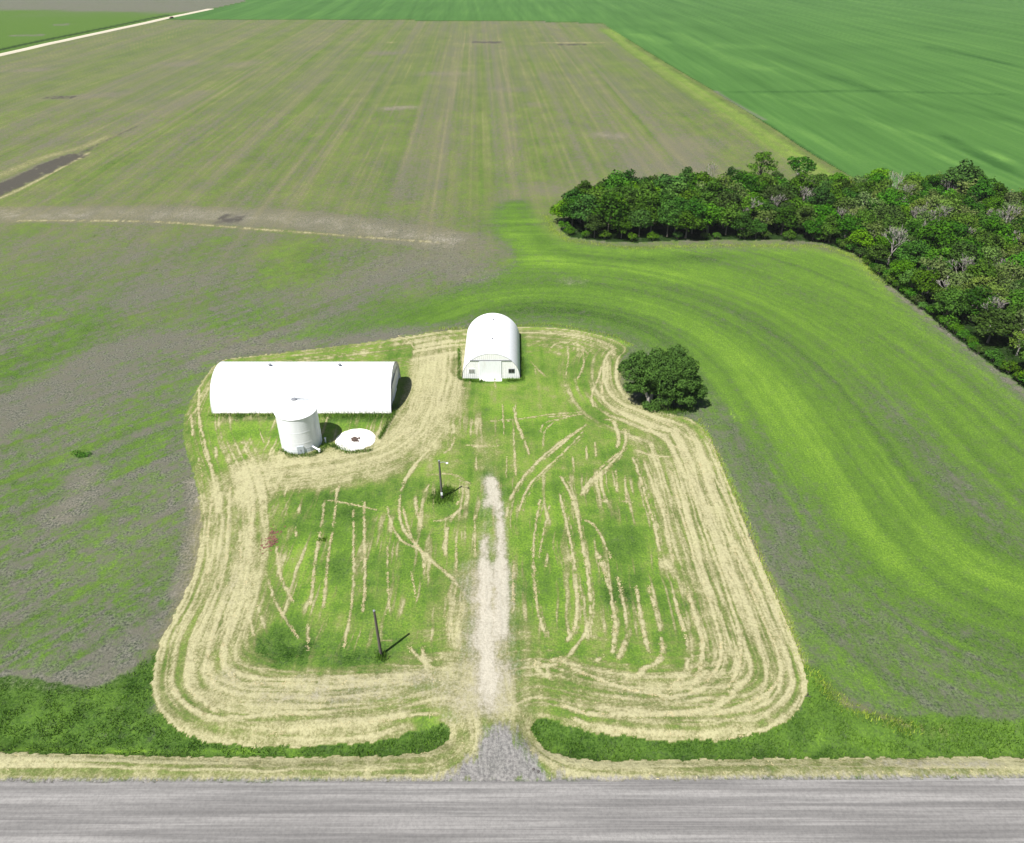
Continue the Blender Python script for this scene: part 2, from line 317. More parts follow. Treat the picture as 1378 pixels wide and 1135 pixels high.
# thin windrows
W = [(C7,[(425,90),(350,140),(290,195),(240,250),(205,310),(190,375)],.5,1),(C7,[(440,95),(390,150),(320,215),(270,260),(240,320),(235,360)],.35,1),
(C7,[(365,240),(395,290),(415,350),(430,430),(450,540),(462,640),(455,710),(430,765),(390,810),(330,830)],.42,1),(C7,[(360,290),(375,350),(400,460),(415,560),(422,660),(410,730),(380,770)],.42,1),
(C7,[(300,315),(290,370),(278,450),(280,560),(290,660),(305,710),(318,755)],.38,1),(C7,[(330,335),(310,420),(297,500)],.3,0),(C7,[(325,470),(318,530)],.35,0),
(C7,[(480,480),(510,560),(530,640),(540,720),(530,810)],.55,1),(C7,[(545,560),(560,620),(575,700),(575,760),(545,825)],.45,1),(C7,[(430,300),(460,260),(500,225),(545,180),(575,140),(570,90)],.5,1),
(C7,[(430,290),(490,215),(550,165)],.4,0),(C7,[(500,60),(535,60),(550,110),(545,150)],.55,1),(C7,[(595,180),(620,250),(640,320),(665,400),(680,480)],.38,1),(C7,[(630,190),(655,260),(690,350),(705,430),(725,510)],.42,1),
(C7,[(605,590),(620,680),(635,760),(645,800)],.5,1),(C7,[(645,590),(670,680),(690,760),(685,830),(630,850),(595,885)],.48,1),(C7,[(720,600),(740,680),(770,760),(770,850),(740,890),(715,915)],.5,1),(C7,[(765,600),(800,700),(820,780),(810,860),(780,920)],.48,1),
(C7,[(600,155),(650,175),(720,180)],.4,1),(C7,[(215,20),(225,80),(260,150),(265,170)],.3,1),(C7,[(215,90),(220,230)],.25,0),(C7,[(300,100),(310,70),(350,60),(440,40)],.35,0),(C7,[(445,150),(450,190)],.3,0),(C7,[(405,180),(408,225)],.3,0),(C7,[(475,130),(478,180)],.3,0),
(C7,[(440,380),(470,390),(500,440),(525,500)],.35,1),(C7,[(215,500),(212,640)],.22,0),(C7,[(110,70),(180,60),(410,45)],.22,0),(C7,[(80,145),(170,145)],.2,0),
(C7,[(360,965),(450,1000),(560,1000),(700,1000),(830,985),(900,940),(945,890)],.5,1),(C7,[(400,1010),(480,1040),(600,1050),(760,1055)],.4,1),(C7,[(395,850),(470,880),(560,915),(680,940),(760,940),(830,910)],.35,1),
(C7,[(280,840),(310,870),(340,890)],.4,1),(C7,[(280,830),(330,850),(390,820)],.6,1),(C7,[(320,830),(330,880)],.4,1),(C7,[(570,240),(575,330)],.3,0),(C7,[(540,220),(545,290)],.35,0),(C7,[(480,315),(520,320)],.7,0),(C7,[(560,320),(590,322)],.5,0),(C7,[(470,830),(500,815)],.5,0),
(C7,[(715,220),(760,400),(810,560),(860,700),(878,780),(870,850),(830,890)],.35,1),(C7,[(760,200),(820,400),(880,560),(930,720),(945,830),(900,910)],.35,1),(C7,[(800,180),(880,380),(950,560),(1020,720),(1070,830),(1060,900),(980,960),(860,1000)],.32,1),
(C7,[(840,120),(920,330),(1000,520),(1070,680),(1130,830),(1140,940),(1050,1040),(900,1065)],.3,1),(C7,[(560,40),(640,80),(700,130),(760,160)],.35,1),(C7,[(580,20),(700,70),(790,130)],.35,1),(C7,[(820,170),(900,330),(960,460),(1040,640),(1090,780)],.28,1),(C7,[(900,420),(950,520),(1000,620)],.5,1),
(C6,[(680,190),(672,280),(650,380),(640,480),(632,570)],.38,1),(C6,[(725,150),(715,270),(695,380),(685,480),(678,580)],.34,1),(C6,[(783,230),(785,400),(783,540),(765,640),(750,720)],.3,1),(C6,[(822,200),(822,340),(827,500),(815,600)],.34,1),
(C6,[(905,360),(905,500),(915,600)],.22,0),(C6,[(685,195),(780,210),(870,232)],.32,1),(C6,[(1010,70),(965,130),(945,200),(950,290),(1000,350),(1060,410),(1140,475),(1180,530)],.42,1),(C6,[(905,220),(920,290),(960,350),(1030,370),(1035,440)],.3,1),(C6,[(960,220),(985,330),(1060,420)],.32,1),
(C6,[(480,480),(500,550),(540,620),(590,690)],.3,1),(C6,[(510,360),(520,460),(550,530),(570,560)],.35,1),(C6,[(1005,180),(1015,260),(1030,300)],.42,0),(C6,[(1045,105),(1150,100),(1200,140)],.28,0),(C6,[(1190,200),(1130,260),(1112,330),(1112,395)],.42,0),
(C6,[(1150,320),(1150,450)],.28,0),(C6,[(620,640),(625,760)],.45,0),(C6,[(1030,720),(1040,790),(1070,840)],.45,1),(C6,[(980,720),(1030,770),(1060,790)],.4,1),(C6,[(1070,770),(1020,760)],.35,1),(C6,[(400,560),(420,640),(430,680)],.28,1),(C6,[(440,570),(475,670)],.28,0),
(C6,[(990,450),(1010,560)],.22,0),(C6,[(860,690),(940,700)],.25,0),(C6,[(1220,40),(1222,90)],.25,0),(C6,[(1330,40),(1328,120)],.22,0),(C6,[(1360,0),(1362,110)],.22,0),(C6,[(1355,410),(1355,600)],.25,0),(C6,[(1217,250),(1217,400)],.25,0),(C6,[(1070,270),(1150,265)],.28,0),
(C6,[(590,215),(592,245)],.5,0),(C6,[(578,290),(580,330)],.38,0),(C6,[(565,400),(568,425)],.35,0),(C6,[(810,515),(820,520)],.5,0),
(C6,[(390,560),(360,620),(330,680),(310,740),(330,800),(370,850)],.55,1),(C6,[(140,870),(190,930),(260,970),(350,975),(480,960),(620,955)],.45,1),(C6,[(430,200),(420,300),(410,420),(395,530),(340,640)],.4,1),(C6,[(380,300),(385,480)],.35,0),(C6,[(180,850),(230,900),(300,950)],.5,1),
(C6,[(480,1025),(650,1000),(820,990),(1000,960),(1090,955)],.42,1),(C6,[(380,850),(600,850),(830,840),(1000,850)],.35,1),(C6,[(320,560),(290,650),(270,720),(260,780),(290,850)],.4,1),(C6,[(280,180),(262,330),(265,460)],.3,1),(C6,[(345,150),(335,300),(330,420)],.3,1),
(C5,[(460,500),(465,580),(500,650),(525,735)],.3,1),(C5,[(700,230),(708,280),(695,360)],.3,0),(C5,[(770,240),(780,300),(765,350),(745,385)],.35,0),(C5,[(620,250),(640,215),(700,208),(760,220),(800,270)],.3,0),(C5,[(530,268),(548,272)],.6,0),(C5,[(655,262),(668,268)],.8,0),
(C5,[(170,410),(230,425),(290,430)],.25,0),(C5,[(400,580),(600,545),(770,535)],.25,0),(C5,[(600,750),(700,660),(790,590)],.4,1),(C5,[(400,500),(408,640)],.2,0),(C5,[(155,200),(158,300)],.25,0),(C5,[(860,320),(840,400),(810,440),(820,510)],.35,1),(C5,[(890,300),(855,420),(870,490),(930,530)],.4,1),
(C5,[(910,580),(940,640),(940,690)],.4,0),(C5,[(225,688),(410,688)],.2,0),(C5,[(60,380),(80,480)],.28,0),(C5,[(590,700),(590,620),(640,580)],.3,0),(C5,[(120,210),(125,260)],.3,0),(C5,[(530,300),(600,370)],.35,0),(C5,[(550,330),(555,360)],.3,0),(C5,[(790,690),(790,740)],.3,0),(C5,[(280,610),(282,650)],.3,0),
(C4,[(155,420),(150,560),(175,680),(205,800),(235,900)],.4,1),(C4,[(110,560),(120,680)],.35,1),(C4,[(95,590),(150,520)],.4,0),(C4,[(245,735),(250,800)],.5,0),(C4,[(310,790),(325,850)],.5,0),(C4,[(480,640),(510,720)],.25,0),(C4,[(400,740),(430,800)],.3,0),(C4,[(700,235),(900,212)],.2,0),(C4,[(600,238),(740,236)],.25,0),(C4,[(350,590),(360,598)],.25,0),(C4,[(215,600),(240,600)],.25,0),(C4,[(150,800),(175,900)],.3,0),
(C4,[(1240,130),(1330,180),(1320,270)],.3,0),(C4,[(1300,640),(1200,720),(1080,770)],.3,1),(C4,[(1340,820),(1260,940)],.4,1),
(C8,[(990,50),(1000,100),(990,180),(930,220)],.35,0),(C8,[(920,100),(860,190),(780,270),(720,350)],.35,1),(C8,[(700,30),(640,120)],.25,0),(C8,[(850,400),(830,440)],.3,0),(C8,[(765,470),(775,560),(800,600)],.42,0),(C8,[(880,608),(960,600),(1010,560),(1070,520)],.42,0),(C8,[(945,640),(950,800)],.35,0),(C8,[(1010,370),(1090,390)],.3,0),(C8,[(1030,480),(1010,520)],.35,0),(C8,[(30,410),(10,470)],.25,0),(C8,[(90,540),(110,560)],.5,0),(C8,[(70,650),(80,700)],.35,0),(C8,[(330,400),(310,520)],.3,0)]
WIND = []
for i, (o, p, w, cont) in enumerate(W):
    stroke(st, p, w * .56, .95 if cont else .8, o, rough=.75, brk=.33 if cont else .41, seed=i * 1.3, pw=1.5, ends=.6)
    if cont and o is C7 and len(p) > 4: stroke(st, [(a_ + (11 if a_ < 700 else 14), b_) for a_, b_ in p], w * .4, .5, o, rough=.7, brk=.40, seed=i + .5, pw=1.5, ends=.6)
    WIND.append((smooth_poly(G(p, *o), 2), w, cont))
# ---- driveway cover
stroke(bl, [(657,636),(660,668),(664,700),(660,760),(656,820),(656,880),(660,930),(666,965)], 3.0, .36, rough=.6, pw=1.2)
stroke(bl, [(656,750),(655,850),(658,920),(668,975)], 5.6, .46, rough=.6, pw=1.2)
stroke(bl, [(650,720),(652,780),(655,840),(656,940)], .75, .6, C7[:0] or (0,0,1.0), rough=.6, pw=1.2)
stroke(bl, [(662,640),(668,670),(674,700),(675,740),(676,800),(675,860)], .9, .7, rough=.6, pw=1.2)
stroke(bl, [(654,640),(660,660),(655,690)], 1.0, .45, rough=.6)
stroke(gc, [(660,700),(664,740),(666,790)], .4, .3)
stroke(st, [(658,880),(662,940),(664,968)], 3.4, .4, rough=.5, streak=.5)
stroke(st, [(672,975),(700,965),(720,960)], 1.6, .4, rough=.6)
stroke(st, [(640,760),(645,830),(650,900),(655,960)], 6.0, .40, rough=.5, streak=.3); stroke(st, [(600,930),(640,940),(700,945)], 3.5, .45, rough=.5)
stroke(st, [(652,560),(656,640)], 2.6, .2, rough=.6)
dmask = dist_line(x, y, G([(662,975),(668,1000),(672,1060)]))[0]
gravel = (1 - ss(2.0, 4.2, dmask + 2.2 * (fbm(x / 1.2, y / 2.2, 131, 3) - .5))) * (y < g(0, 962)[1])
# flare of gravel at the road
apx = x + (fbm(x * .9, y * .5, 135, 3) - .5) * 2.6; apy = y + (fbm(x * 1.4, y * .4, 137, 3) - .5) * 3.4
fl = in_poly(apx, apy, smooth_poly(G([(645,975),(645,1000),(632,1024),(604,1048),(560,1062),(770,1062),(735,1046),(712,1018),(700,990),(692,968)]), 1, True))
# ---- ditch grass
for L, wid in ((DITCH_L, 4.0), (DITCH_R, 3.6)):
    dd, sdd, al, _ = dist_line(warp_x, warp_y, L)
    kk = (1 - ss(wid * .7, wid * 1.2, dd)) * (~mL)
    gc = gc * (1 - kk) + 1.0 * kk; gt = gt * (1 - kk) + kk * (.38 + .12 * ss(20, 60, x) + .5 * (fbm(x / 3, y / 2, 141, 3) - .5)); st *= (1 - kk)
for px, w, tone in [([(-300,965),(12,950),(120,955),(200,930),(215,905)], 3.4, .16), ([(-300,935),(12,925),(100,935)], 1.6, .12), ([(1090,915),(1105,960),(1150,985),(1260,990),(1420,990)], 2.3, .30), ([(1100,930),(1110,965),(1060,995)], 2.0, .3)]:
    dd, _, _, _ = dist_line(warp_x, warp_y, smooth_poly(G(px), 2))
    kk = (1 - ss(w * .7, w * 1.25, dd)) * (~mL)
    gc = gc * (1 - kk) + 1.0 * kk; gt = gt * (1 - kk) + kk * (tone + .2 + .5 * (fbm(x / 2.5, y / 2.5, 143, 3) - .5)); st *= (1 - kk)
stroke(st, [(1092,890),(1110,925),(1160,960),(1230,978),(1300,985)], .9, .3, rough=.8, brk=.4)
stroke(gt, [(-100,1006),(12,1005),(400,1005)], .4, .25, rough=.6)
# under the big tree and the grove : rank growth
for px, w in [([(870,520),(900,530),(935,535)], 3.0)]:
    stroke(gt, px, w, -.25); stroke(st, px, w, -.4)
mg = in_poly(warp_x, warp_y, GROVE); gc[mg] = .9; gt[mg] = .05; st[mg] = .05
stroke(bl, [(1185,378),(1240,420),(1300,468),(1366,520),(1480,610)], .8, .28, rough=.7, brk=.42)
stroke(gc, [(1185,378),(1240,420),(1300,468),(1366,520),(1480,610)], .9, -.55, rough=.6, brk=.42)
# weed patches in the crop
for q, r in [((110,612),1.5),((20,650),.9),((66,466),.8),((115,500),.7),((128,318),1.1)]:
    blob(gc, q, r, .8); blob(gt, q, r, -.25)
for i in range(90):
    q = (random.uniform(15, 640), 130 + 520 * random.random()**1.5)
    wx, wy = g(*q)
    if in_poly(np.array([wx]), np.array([wy]), LAWN)[0]: continue
    r = random.uniform(.3, .8) * (1 + wy / 350); blob(gc, q, r, .6); blob(gt, q, r, random.uniform(-.2, .2))

z = height(x, y)
# real relief : straw windrows and swaths stand a little proud, grass is bumpy
z += np.where(mL, .06 * fbm(x * 1.1, y * 1.1, 155, 3) + .08 * np.clip(st, 0, 1.2) * (.5 + fbm(x * 2.2, y * 2.2, 151, 2)), .05 * np.clip(gc, 0, 1) * fbm(x * 1.6, y * 1.6, 153, 2) * (y < 300))
isroad = (warp_y * 0 + y) < np.interp(x, ROAD_TOP[:, 0], ROAD_TOP[:, 1]) + .35 * (fbm(x * .6, y * .6, 161, 3) - .5)
z = np.where(isroad, .16 + .012 * (fbm(x * 2, y * 2, 163, 2)), z)

apx = x + (fbm(x * .9, y * .5, 135, 3) - .5) * 2.6; apy = y + (fbm(x * 1.4, y * .4, 137, 3) - .5) * 3.0
APR = smooth_poly(G([(650,972),(645,1000),(634,1022),(606,1044),(560,1058),(770,1058),(738,1044),(714,1020),(700,995),(690,970)]), 1, True)
ma = np.nonzero((y < 62) & (np.abs(x) < 14))[0]; gv = np.zeros(N)
da = dist_line(apx[ma], apy[ma], np.vstack([APR, APR[:1]]))[0]; ia = in_poly(apx[ma], apy[ma], APR)
gv[ma] = np.where(ia, .5 + .5 * ss(0, 1.2, da), .5 * (1 - ss(0, 1.6, da)))
gv[ma] *= 1 - .45 * ss(50.5, 54.5, y[ma])
yr = np.interp(x, ROAD_TOP[:, 0], ROAD_TOP[:, 1]); gv = np.maximum(gv, .62 * (1 - ss(0.0, 1.1, y - yr)) * (y > yr - 3))
wet = np.zeros(N)
stroke(wet, [(-60,282),(12,250),(60,228),(112,206)], 5.0, 1.2, rough=.9, ends=6); stroke(wet, [(112,206),(150,186),(190,168)], 1.8, .5, rough=.6)
for q_, r_ in (((312,294), 6), ((655,57), 10), ((770,60), 8), ((80,131), 6)): stroke(wet, [(q_[0] - 22, q_[1]), (q_[0] + 22, q_[1])], r_, .7, rough=.7)
extra = np.stack([np.clip(gv, 0, 1), np.clip(wet, 0, 1), 0 * x, 0 * x + 1], 1).astype(np.float32)
attr = np.stack([np.clip(gc, 0, 1), np.clip(gt, 0, 1), np.clip(st, 0, 1), np.clip(bl, 0, 1)], 1).astype(np.float32)

# ------------------------------------------------------------------ materials
def mat(name, rough=.9, spec=.2):
    m = bpy.data.materials.new(name); m.use_nodes = True
    b = m.node_tree.nodes['Principled BSDF']; b.inputs['Roughness'].default_value = rough
    b.inputs['Specular IOR Level'].default_value = spec
    return m, m.node_tree, b
class NT:
    def __init__(s, nt): s.nt = nt; s.n = nt.nodes; s.l = nt.links
    def link(s, a, b): s.l.new(a, b)
    def node(s, t, **k):
        n = s.n.new(t)
        for a, b in k.items(): setattr(n, a, b)
        return n
    def val(s, n, i, v):
        if hasattr(v, 'links') or hasattr(v, 'is_output'): s.link(v, n.inputs[i])
        else: n.inputs[i].default_value = v
    def m(s, op, a, b=None, c=None, clamp=False):
        n = s.node('ShaderNodeMath', operation=op, use_clamp=clamp)
        for i, v in enumerate((a, b, c)):
            if v is not None: s.val(n, i, v)
        return n.outputs[0]
    def mix(s, f, a, b, bt='MIX'):
        n = s.node('ShaderNodeMix', data_type='RGBA', blend_type=bt)
        s.val(n, 0, f); s.val(n, 6, a if not isinstance(a, tuple) else (*a, 1)); s.val(n, 7, b if not isinstance(b, tuple) else (*b, 1))
        return n.outputs[2]
    def noise(s, scale, detail=3, rough=.55, vec=None, stretch=None):
        n = s.node('ShaderNodeTexNoise'); n.inputs['Scale'].default_value = scale; n.inputs['Detail'].default_value = detail; n.inputs['Roughness'].default_value = rough
        v = vec or s.pos()
        if stretch:
            mp = s.node('ShaderNodeMapping'); mp.inputs['Scale'].default_value = stretch; s.link(v, mp.inputs[0]); v = mp.outputs[0]
        s.link(v, n.inputs['Vector']); return n.outputs[0]
    def pos(s):
        if not hasattr(s, '_p'): s._p = s.node('ShaderNodeNewGeometry').outputs['Position']
        return s._p
    def smooth(s, x, lo, hi):
        n = s.node('ShaderNodeMapRange', interpolation_type='SMOOTHSTEP'); s.val(n, 0, x); n.inputs[1].default_value = lo; n.inputs[2].default_value = hi; return n.outputs[0]
def ground_mat():
    m, t, b = mat('ground_cover', 1.0, 0.0); q = NT(t)
    a = q.node('ShaderNodeAttribute', attribute_name='cover'); sep = q.node('ShaderNodeSeparateColor'); q.link(a.outputs['Color'], sep.inputs[0])
    gcv, gtv, stv, blv = sep.outputs[0], sep.outputs[1], sep.outputs[2], a.outputs['Alpha']
    n1 = q.noise(2.8, 4, .78); n2 = q.noise(1.1, 3, .65, stretch=(1, 1, 1)); n3 = q.noise(4.6, 3, .8); n4 = q.noise(.35, 3, .6); n5 = q.noise(.75, 3, .7, stretch=(1, .6, 1)); nv = q.noise(2.4, 3, .7, stretch=(1, .22, 1))
    soil = q.mix(q.smooth(n1, .38, .62), (.05, .058, .043), (.182, .176, .144))
    soil = q.mix(q.smooth(n4, .35, .7), soil, (.122, .117, .092))
    r = q.node('ShaderNodeValToRGB'); cr = r.color_ramp
    cr.elements[0].position = 0; cr.elements[0].color = (.008, .022, .004, 1)
    cr.elements[1].position = 1; cr.elements[1].color = (.185, .31, .035, 1)
    for p_, c_ in ((.22, (.028, .064, .010)), (.42, (.062, .118, .022)), (.66, (.094, .175, .025))):
        e_ = cr.elements.new(p_); e_.color = (*c_, 1)
    tone = q.m('ADD', gtv, q.m('MULTIPLY', q.m('SUBTRACT', n1, .5), 1.05), clamp=True)
    tone = q.m('ADD', tone, q.m('MULTIPLY', q.m('SUBTRACT', n3, .5), .8), clamp=True)
    q.link(tone, r.inputs[0])
    cov = q.m('ADD', gcv, q.m('ADD', q.m('MULTIPLY', q.m('SUBTRACT', n1, .5), 1.2), q.m('ADD', q.m('MULTIPLY', q.m('SUBTRACT', n2, .5), .8), q.m('MULTIPLY', q.m('SUBTRACT', n5, .5), 1.1))))
    c = q.mix(q.smooth(cov, -.06, 1.0), soil, r.outputs[0])
    sv = q.m('ADD', stv, q.m('ADD', q.m('MULTIPLY', q.m('SUBTRACT', n3, .5), .7), q.m('MULTIPLY', q.m('SUBTRACT', n2, .5), .35)))
    strawc = q.mix(q.smooth(q.m('ADD', q.m('MULTIPLY', sv, .62), q.m('MULTIPLY', n1, .75)), .62, 1.10), (.160, .150, .066), (.42, .385, .235))
    c = q.mix(q.m('MULTIPLY', q.smooth(sv, .10, .80), .9), c, strawc)
    bv = q.m('ADD', blv, q.m('ADD', q.m('MULTIPLY', q.m('SUBTRACT', nv, .5), .55), q.m('MULTIPLY', q.m('SUBTRACT', n1, .5), .9)))
    barec = q.mix(q.smooth(q.m('ADD', q.m('ADD', q.m('MULTIPLY', nv, .2), q.m('MULTIPLY', n1, .45)), q.m('MULTIPLY', blv, .3)), .36, .70), (.20, .18, .14), (.44, .41, .34))
    c = q.mix(q.m('MULTIPLY', q.smooth(bv, .12, .9), .92), c, barec)
    ex = q.node('ShaderNodeAttribute', attribute_name='extra'); se = q.node('ShaderNodeSeparateColor'); q.link(ex.outputs['Color'], se.inputs[0])
    gvn = q.m('ADD', se.outputs[0], q.m('ADD', q.m('MULTIPLY', q.m('SUBTRACT', nv, .5), 1.1), q.m('MULTIPLY', q.m('SUBTRACT', n3, .5), .7)))
    gcol = q.mix(q.smooth(q.m('ADD', q.m('MULTIPLY', nv, .3), q.m('MULTIPLY', n1, .7)), .38, .62), (.135, .129, .130), (.27, .257, .25))
    c = q.mix(q.m('MULTIPLY', q.smooth(gvn, .2, .8), .95), c, gcol)
    c = q.mix(q.m('MULTIPLY', q.smooth(q.m('ADD', se.outputs[1], q.m('MULTIPLY', q.m('SUBTRACT', n2, .5), .6)), .25, .8), .8), c, (.055, .05, .047))
    q.link(c, b.inputs['Base Color'])
    bp = q.node('ShaderNodeBump'); bp.inputs['Distance'].default_value = .16; bp.inputs['Strength'].default_value = .9
    q.link(q.m('ADD', n1, q.m('MULTIPLY', n3, .5)), bp.inputs['Height']); q.link(bp.outputs[0], b.inputs['Normal'])
    return m
def road_mat(name, c0, c1, c2, sx=.03, sy=1.3, straw=0):
    m, t, b = mat(name, .95, .1); q = NT(t)
    n1 = q.noise(1.0, 4, .65, stretch=(sx, sy, 1)); n2 = q.noise(3.2, 3, .7); n3 = q.noise(.5, 3, .6, stretch=(max(.05, sx * .8), sy * .8, 1))
    c = q.mix(q.smooth(n1, .36, .64), c0, c1); c = q.mix(q.m('MULTIPLY', q.smooth(n3, .42, .68), .75), c, c2)
    c = q.mix(q.m('MULTIPLY', q.smooth(n2, .35, .7), .5), c, q.mix(.5, c, (.05, .048, .05)))
    nl = q.noise(2.6, 3, .7, stretch=(sx * .5, sy * 1.3, 1)); c = q.mix(q.m('MULTIPLY', q.smooth(nl, .54, .68), .28), c, (.30, .285, .28)); c = q.mix(q.m('MULTIPLY', q.smooth(nl, .46, .36), .25), c, (.085, .08, .08))
    if straw: c = q.mix(q.smooth(q.noise(2.0, 4, .7, stretch=(1, .5, 1)), .55, .72), c, (.30, .275, .19))
    q.link(c, b.inputs['Base Color'])
    bp = q.node('ShaderNodeBump'); bp.inputs['Distance'].default_value = .04; bp.inputs['Strength'].default_value = .4; q.link(n2, bp.inputs['Height']); q.link(bp.outputs[0], b.inputs['Normal'])
    return m
M_G = ground_mat()
def crop_mat():
    m, t, b = mat('crop_cover', 1.0, 0.0); q = NT(t)
    a = q.node('ShaderNodeAttribute', attribute_name='cover'); sep = q.node('ShaderNodeSeparateColor'); q.link(a.outputs['Color'], sep.inputs[0])
    n = q.noise(.16, 4, .6, stretch=(1, .04, 1)); n2 = q.noise(.6, 2, .6)
    f = q.m('ADD', sep.outputs[1], q.m('ADD', q.m('MULTIPLY', q.m('SUBTRACT', n, .5), .5), q.m('MULTIPLY', q.m('SUBTRACT', n2, .5), .2)))
    r = q.node('ShaderNodeValToRGB'); cr = r.color_ramp; cr.elements[0].position = .02; cr.elements[0].color = (.032, .085, .020, 1); cr.elements[1].position = .95; cr.elements[1].color = (.15, .30, .06, 1)
    e_ = cr.elements.new(.35); e_.color = (.058, .135, .032, 1)
    e_ = cr.elements.new(.6); e_.color = (.088, .182, .042, 1)
    q.link(f, r.inputs[0]); c = q.mix(q.m('MULTIPLY', q.m('SUBTRACT', 1.0, sep.outputs[0]), 1.0, clamp=True), r.outputs[0], (.14, .125, .11)); q.link(c, b.inputs['Base Color'])
    return m
M_CROP = crop_mat()
M_ROAD = road_mat('road_gravel', (.160, .155, .150), (.265, .256, .246), (.140, .135, .131))
M_DRG = road_mat('driveway_gravel', (.15, .14, .145), (.27, .25, .245), (.17, .16, .165), 1.5, .35, 1)
M_PALE = road_mat('pale_gravel', (.48, .43, .33), (.56, .51, .40), (.5, .45, .34))

def mesh_from(name, V, Fq, mats, parent=None, matidx=None, smooth=False, tri=False):
    k = Fq.shape[1]
    me = bpy.data.meshes.new(name)
    me.vertices.add(len(V)); me.vertices.foreach_set('co', np.asarray(V, np.float32).ravel())
    me.loops.add(Fq.size); me.loops.foreach_set('vertex_index', Fq.astype(np.int32).ravel())
    me.polygons.add(len(Fq)); me.polygons.foreach_set('loop_start', np.arange(0, Fq.size, k, dtype=np.int32))
    if matidx is not None: me.polygons.foreach_set('material_index', np.asarray(matidx, np.int32))
    if smooth: me.polygons.foreach_set('use_smooth', np.ones(len(Fq), bool))
    for m_ in mats: me.materials.append(m_)
    me.update(calc_edges=True)
    return me
def link(name, me, parent=None):
    o = bpy.data.objects.new(name, me); col.objects.link(o); o.parent = parent; return o
def tag(o, label=None, cat=None, group=None, kind=None):
    if label: o['label'] = label
    if cat: o['category'] = cat
    if group: o['group'] = group
    if kind: o['kind'] = kind
    return o
def thing(name, label, cat, loc=(0, 0, 0), rz=0, group=None):
    o = bpy.data.objects.new(name, None); col.objects.link(o); o.location = loc; o.rotation_euler = (0, 0, rz); o.empty_display_size = .5
    return tag(o, label, cat, group)

# faces of the sheets
idx = np.arange(N).reshape(NY, NX)
F_all = np.stack([idx[:-1, :-1], idx[:-1, 1:], idx[1:, 1:], idx[1:, :-1]], -1).reshape(-1, 4)
def sheet(name, vmask, dz, material, label, cat, cut=None):
    if vmask is None: fs = F_all
    else:
        fm = vmask[F_all].sum(1) >= 3
        fs = F_all[fm]
    used = np.unique(fs); remap = np.full(N, -1, np.int64); remap[used] = np.arange(len(used))
    V = np.stack([x[used], y[used], z[used] + dz], 1)
    me = mesh_from(name, V, remap[fs], [material], smooth=True)
    ca = me.color_attributes.new('cover', 'FLOAT_COLOR', 'POINT'); ca.data.foreach_set('color', attr[used].ravel())
    if material is M_G:
        ce = me.color_attributes.new('extra', 'FLOAT_COLOR', 'POINT'); ce.data.foreach_set('color', extra[used].ravel())
    return tag(link(name, me), label, cat, kind='structure')
onroad = isroad
lawn_m = mL & ~onroad
stroke(bl, [(648,545),(652,600),(656,640)], 2.2, .16, rough=.8)
attr[:, 3] = np.clip(bl, 0, 1)
drive_m = (in_poly(fwx, fwy, DRIVE) | (gv > .45) & (np.abs(x) < 14)) & ~onroad
dgrav = (fl | (gravel > .5)) & ~onroad & (np.abs(x - g(668, 1000)[0]) < 12)
grd, _, _, _ = dist_line(x, y, GR_C)
sheet('ground', None, 0, M_G, 'grey brown tilled crop field with patchy green seedlings and rows', 'field')
sheet('lawn', lawn_m, .004, M_G, 'mown yard of green grass striped with pale cut straw', 'lawn')
sheet('driveway', drive_m, .008, M_G, 'pale worn gravel driveway running up the middle of the yard', 'driveway')
sheet('crop_field', mG, .02, M_CROP, 'smooth green crop field beyond the tilled field', 'field')
sheet('road', onroad, .016, M_ROAD, 'wide grey gravel road with wheel tracks across the bottom', 'road')
gp = GR_C[:5]; sg = np.hypot(*(gp[1:] - gp[:-1]).T); cs = np.concatenate([[0], np.cumsum(sg)]); tt = np.arange(0, cs[-1], 8.0)
cx_ = np.interp(tt, cs, gp[:, 0]); cy_ = np.interp(tt, cs, gp[:, 1]); dx_ = np.gradient(cx_); dy_ = np.gradient(cy_); ln = np.hypot(dx_, dy_); nx_, ny_ = -dy_ / ln, dx_ / ln
hz_ = height(cx_, cy_); V = []
for a, zz in ((-5.2, -.3), (-4.0, .22), (0, .3), (4.0, .22), (5.2, -.3)): V.append(np.stack([cx_ + nx_ * a, cy_ + ny_ * a, hz_ + zz], 1))
V = np.stack(V, 1).reshape(-1, 3); n_ = len(tt); ii = np.arange(n_ - 1)[:, None] * 5 + np.arange(4)[None, :]; ii = ii.ravel()
tag(link('gravel_road', mesh_from('gravel_road', V, np.stack([ii, ii + 1, ii + 6, ii + 5], 1)[:, ::-1], [M_PALE], smooth=True)), 'straight cream gravel road crossing the far left corner', 'road', kind='structure')

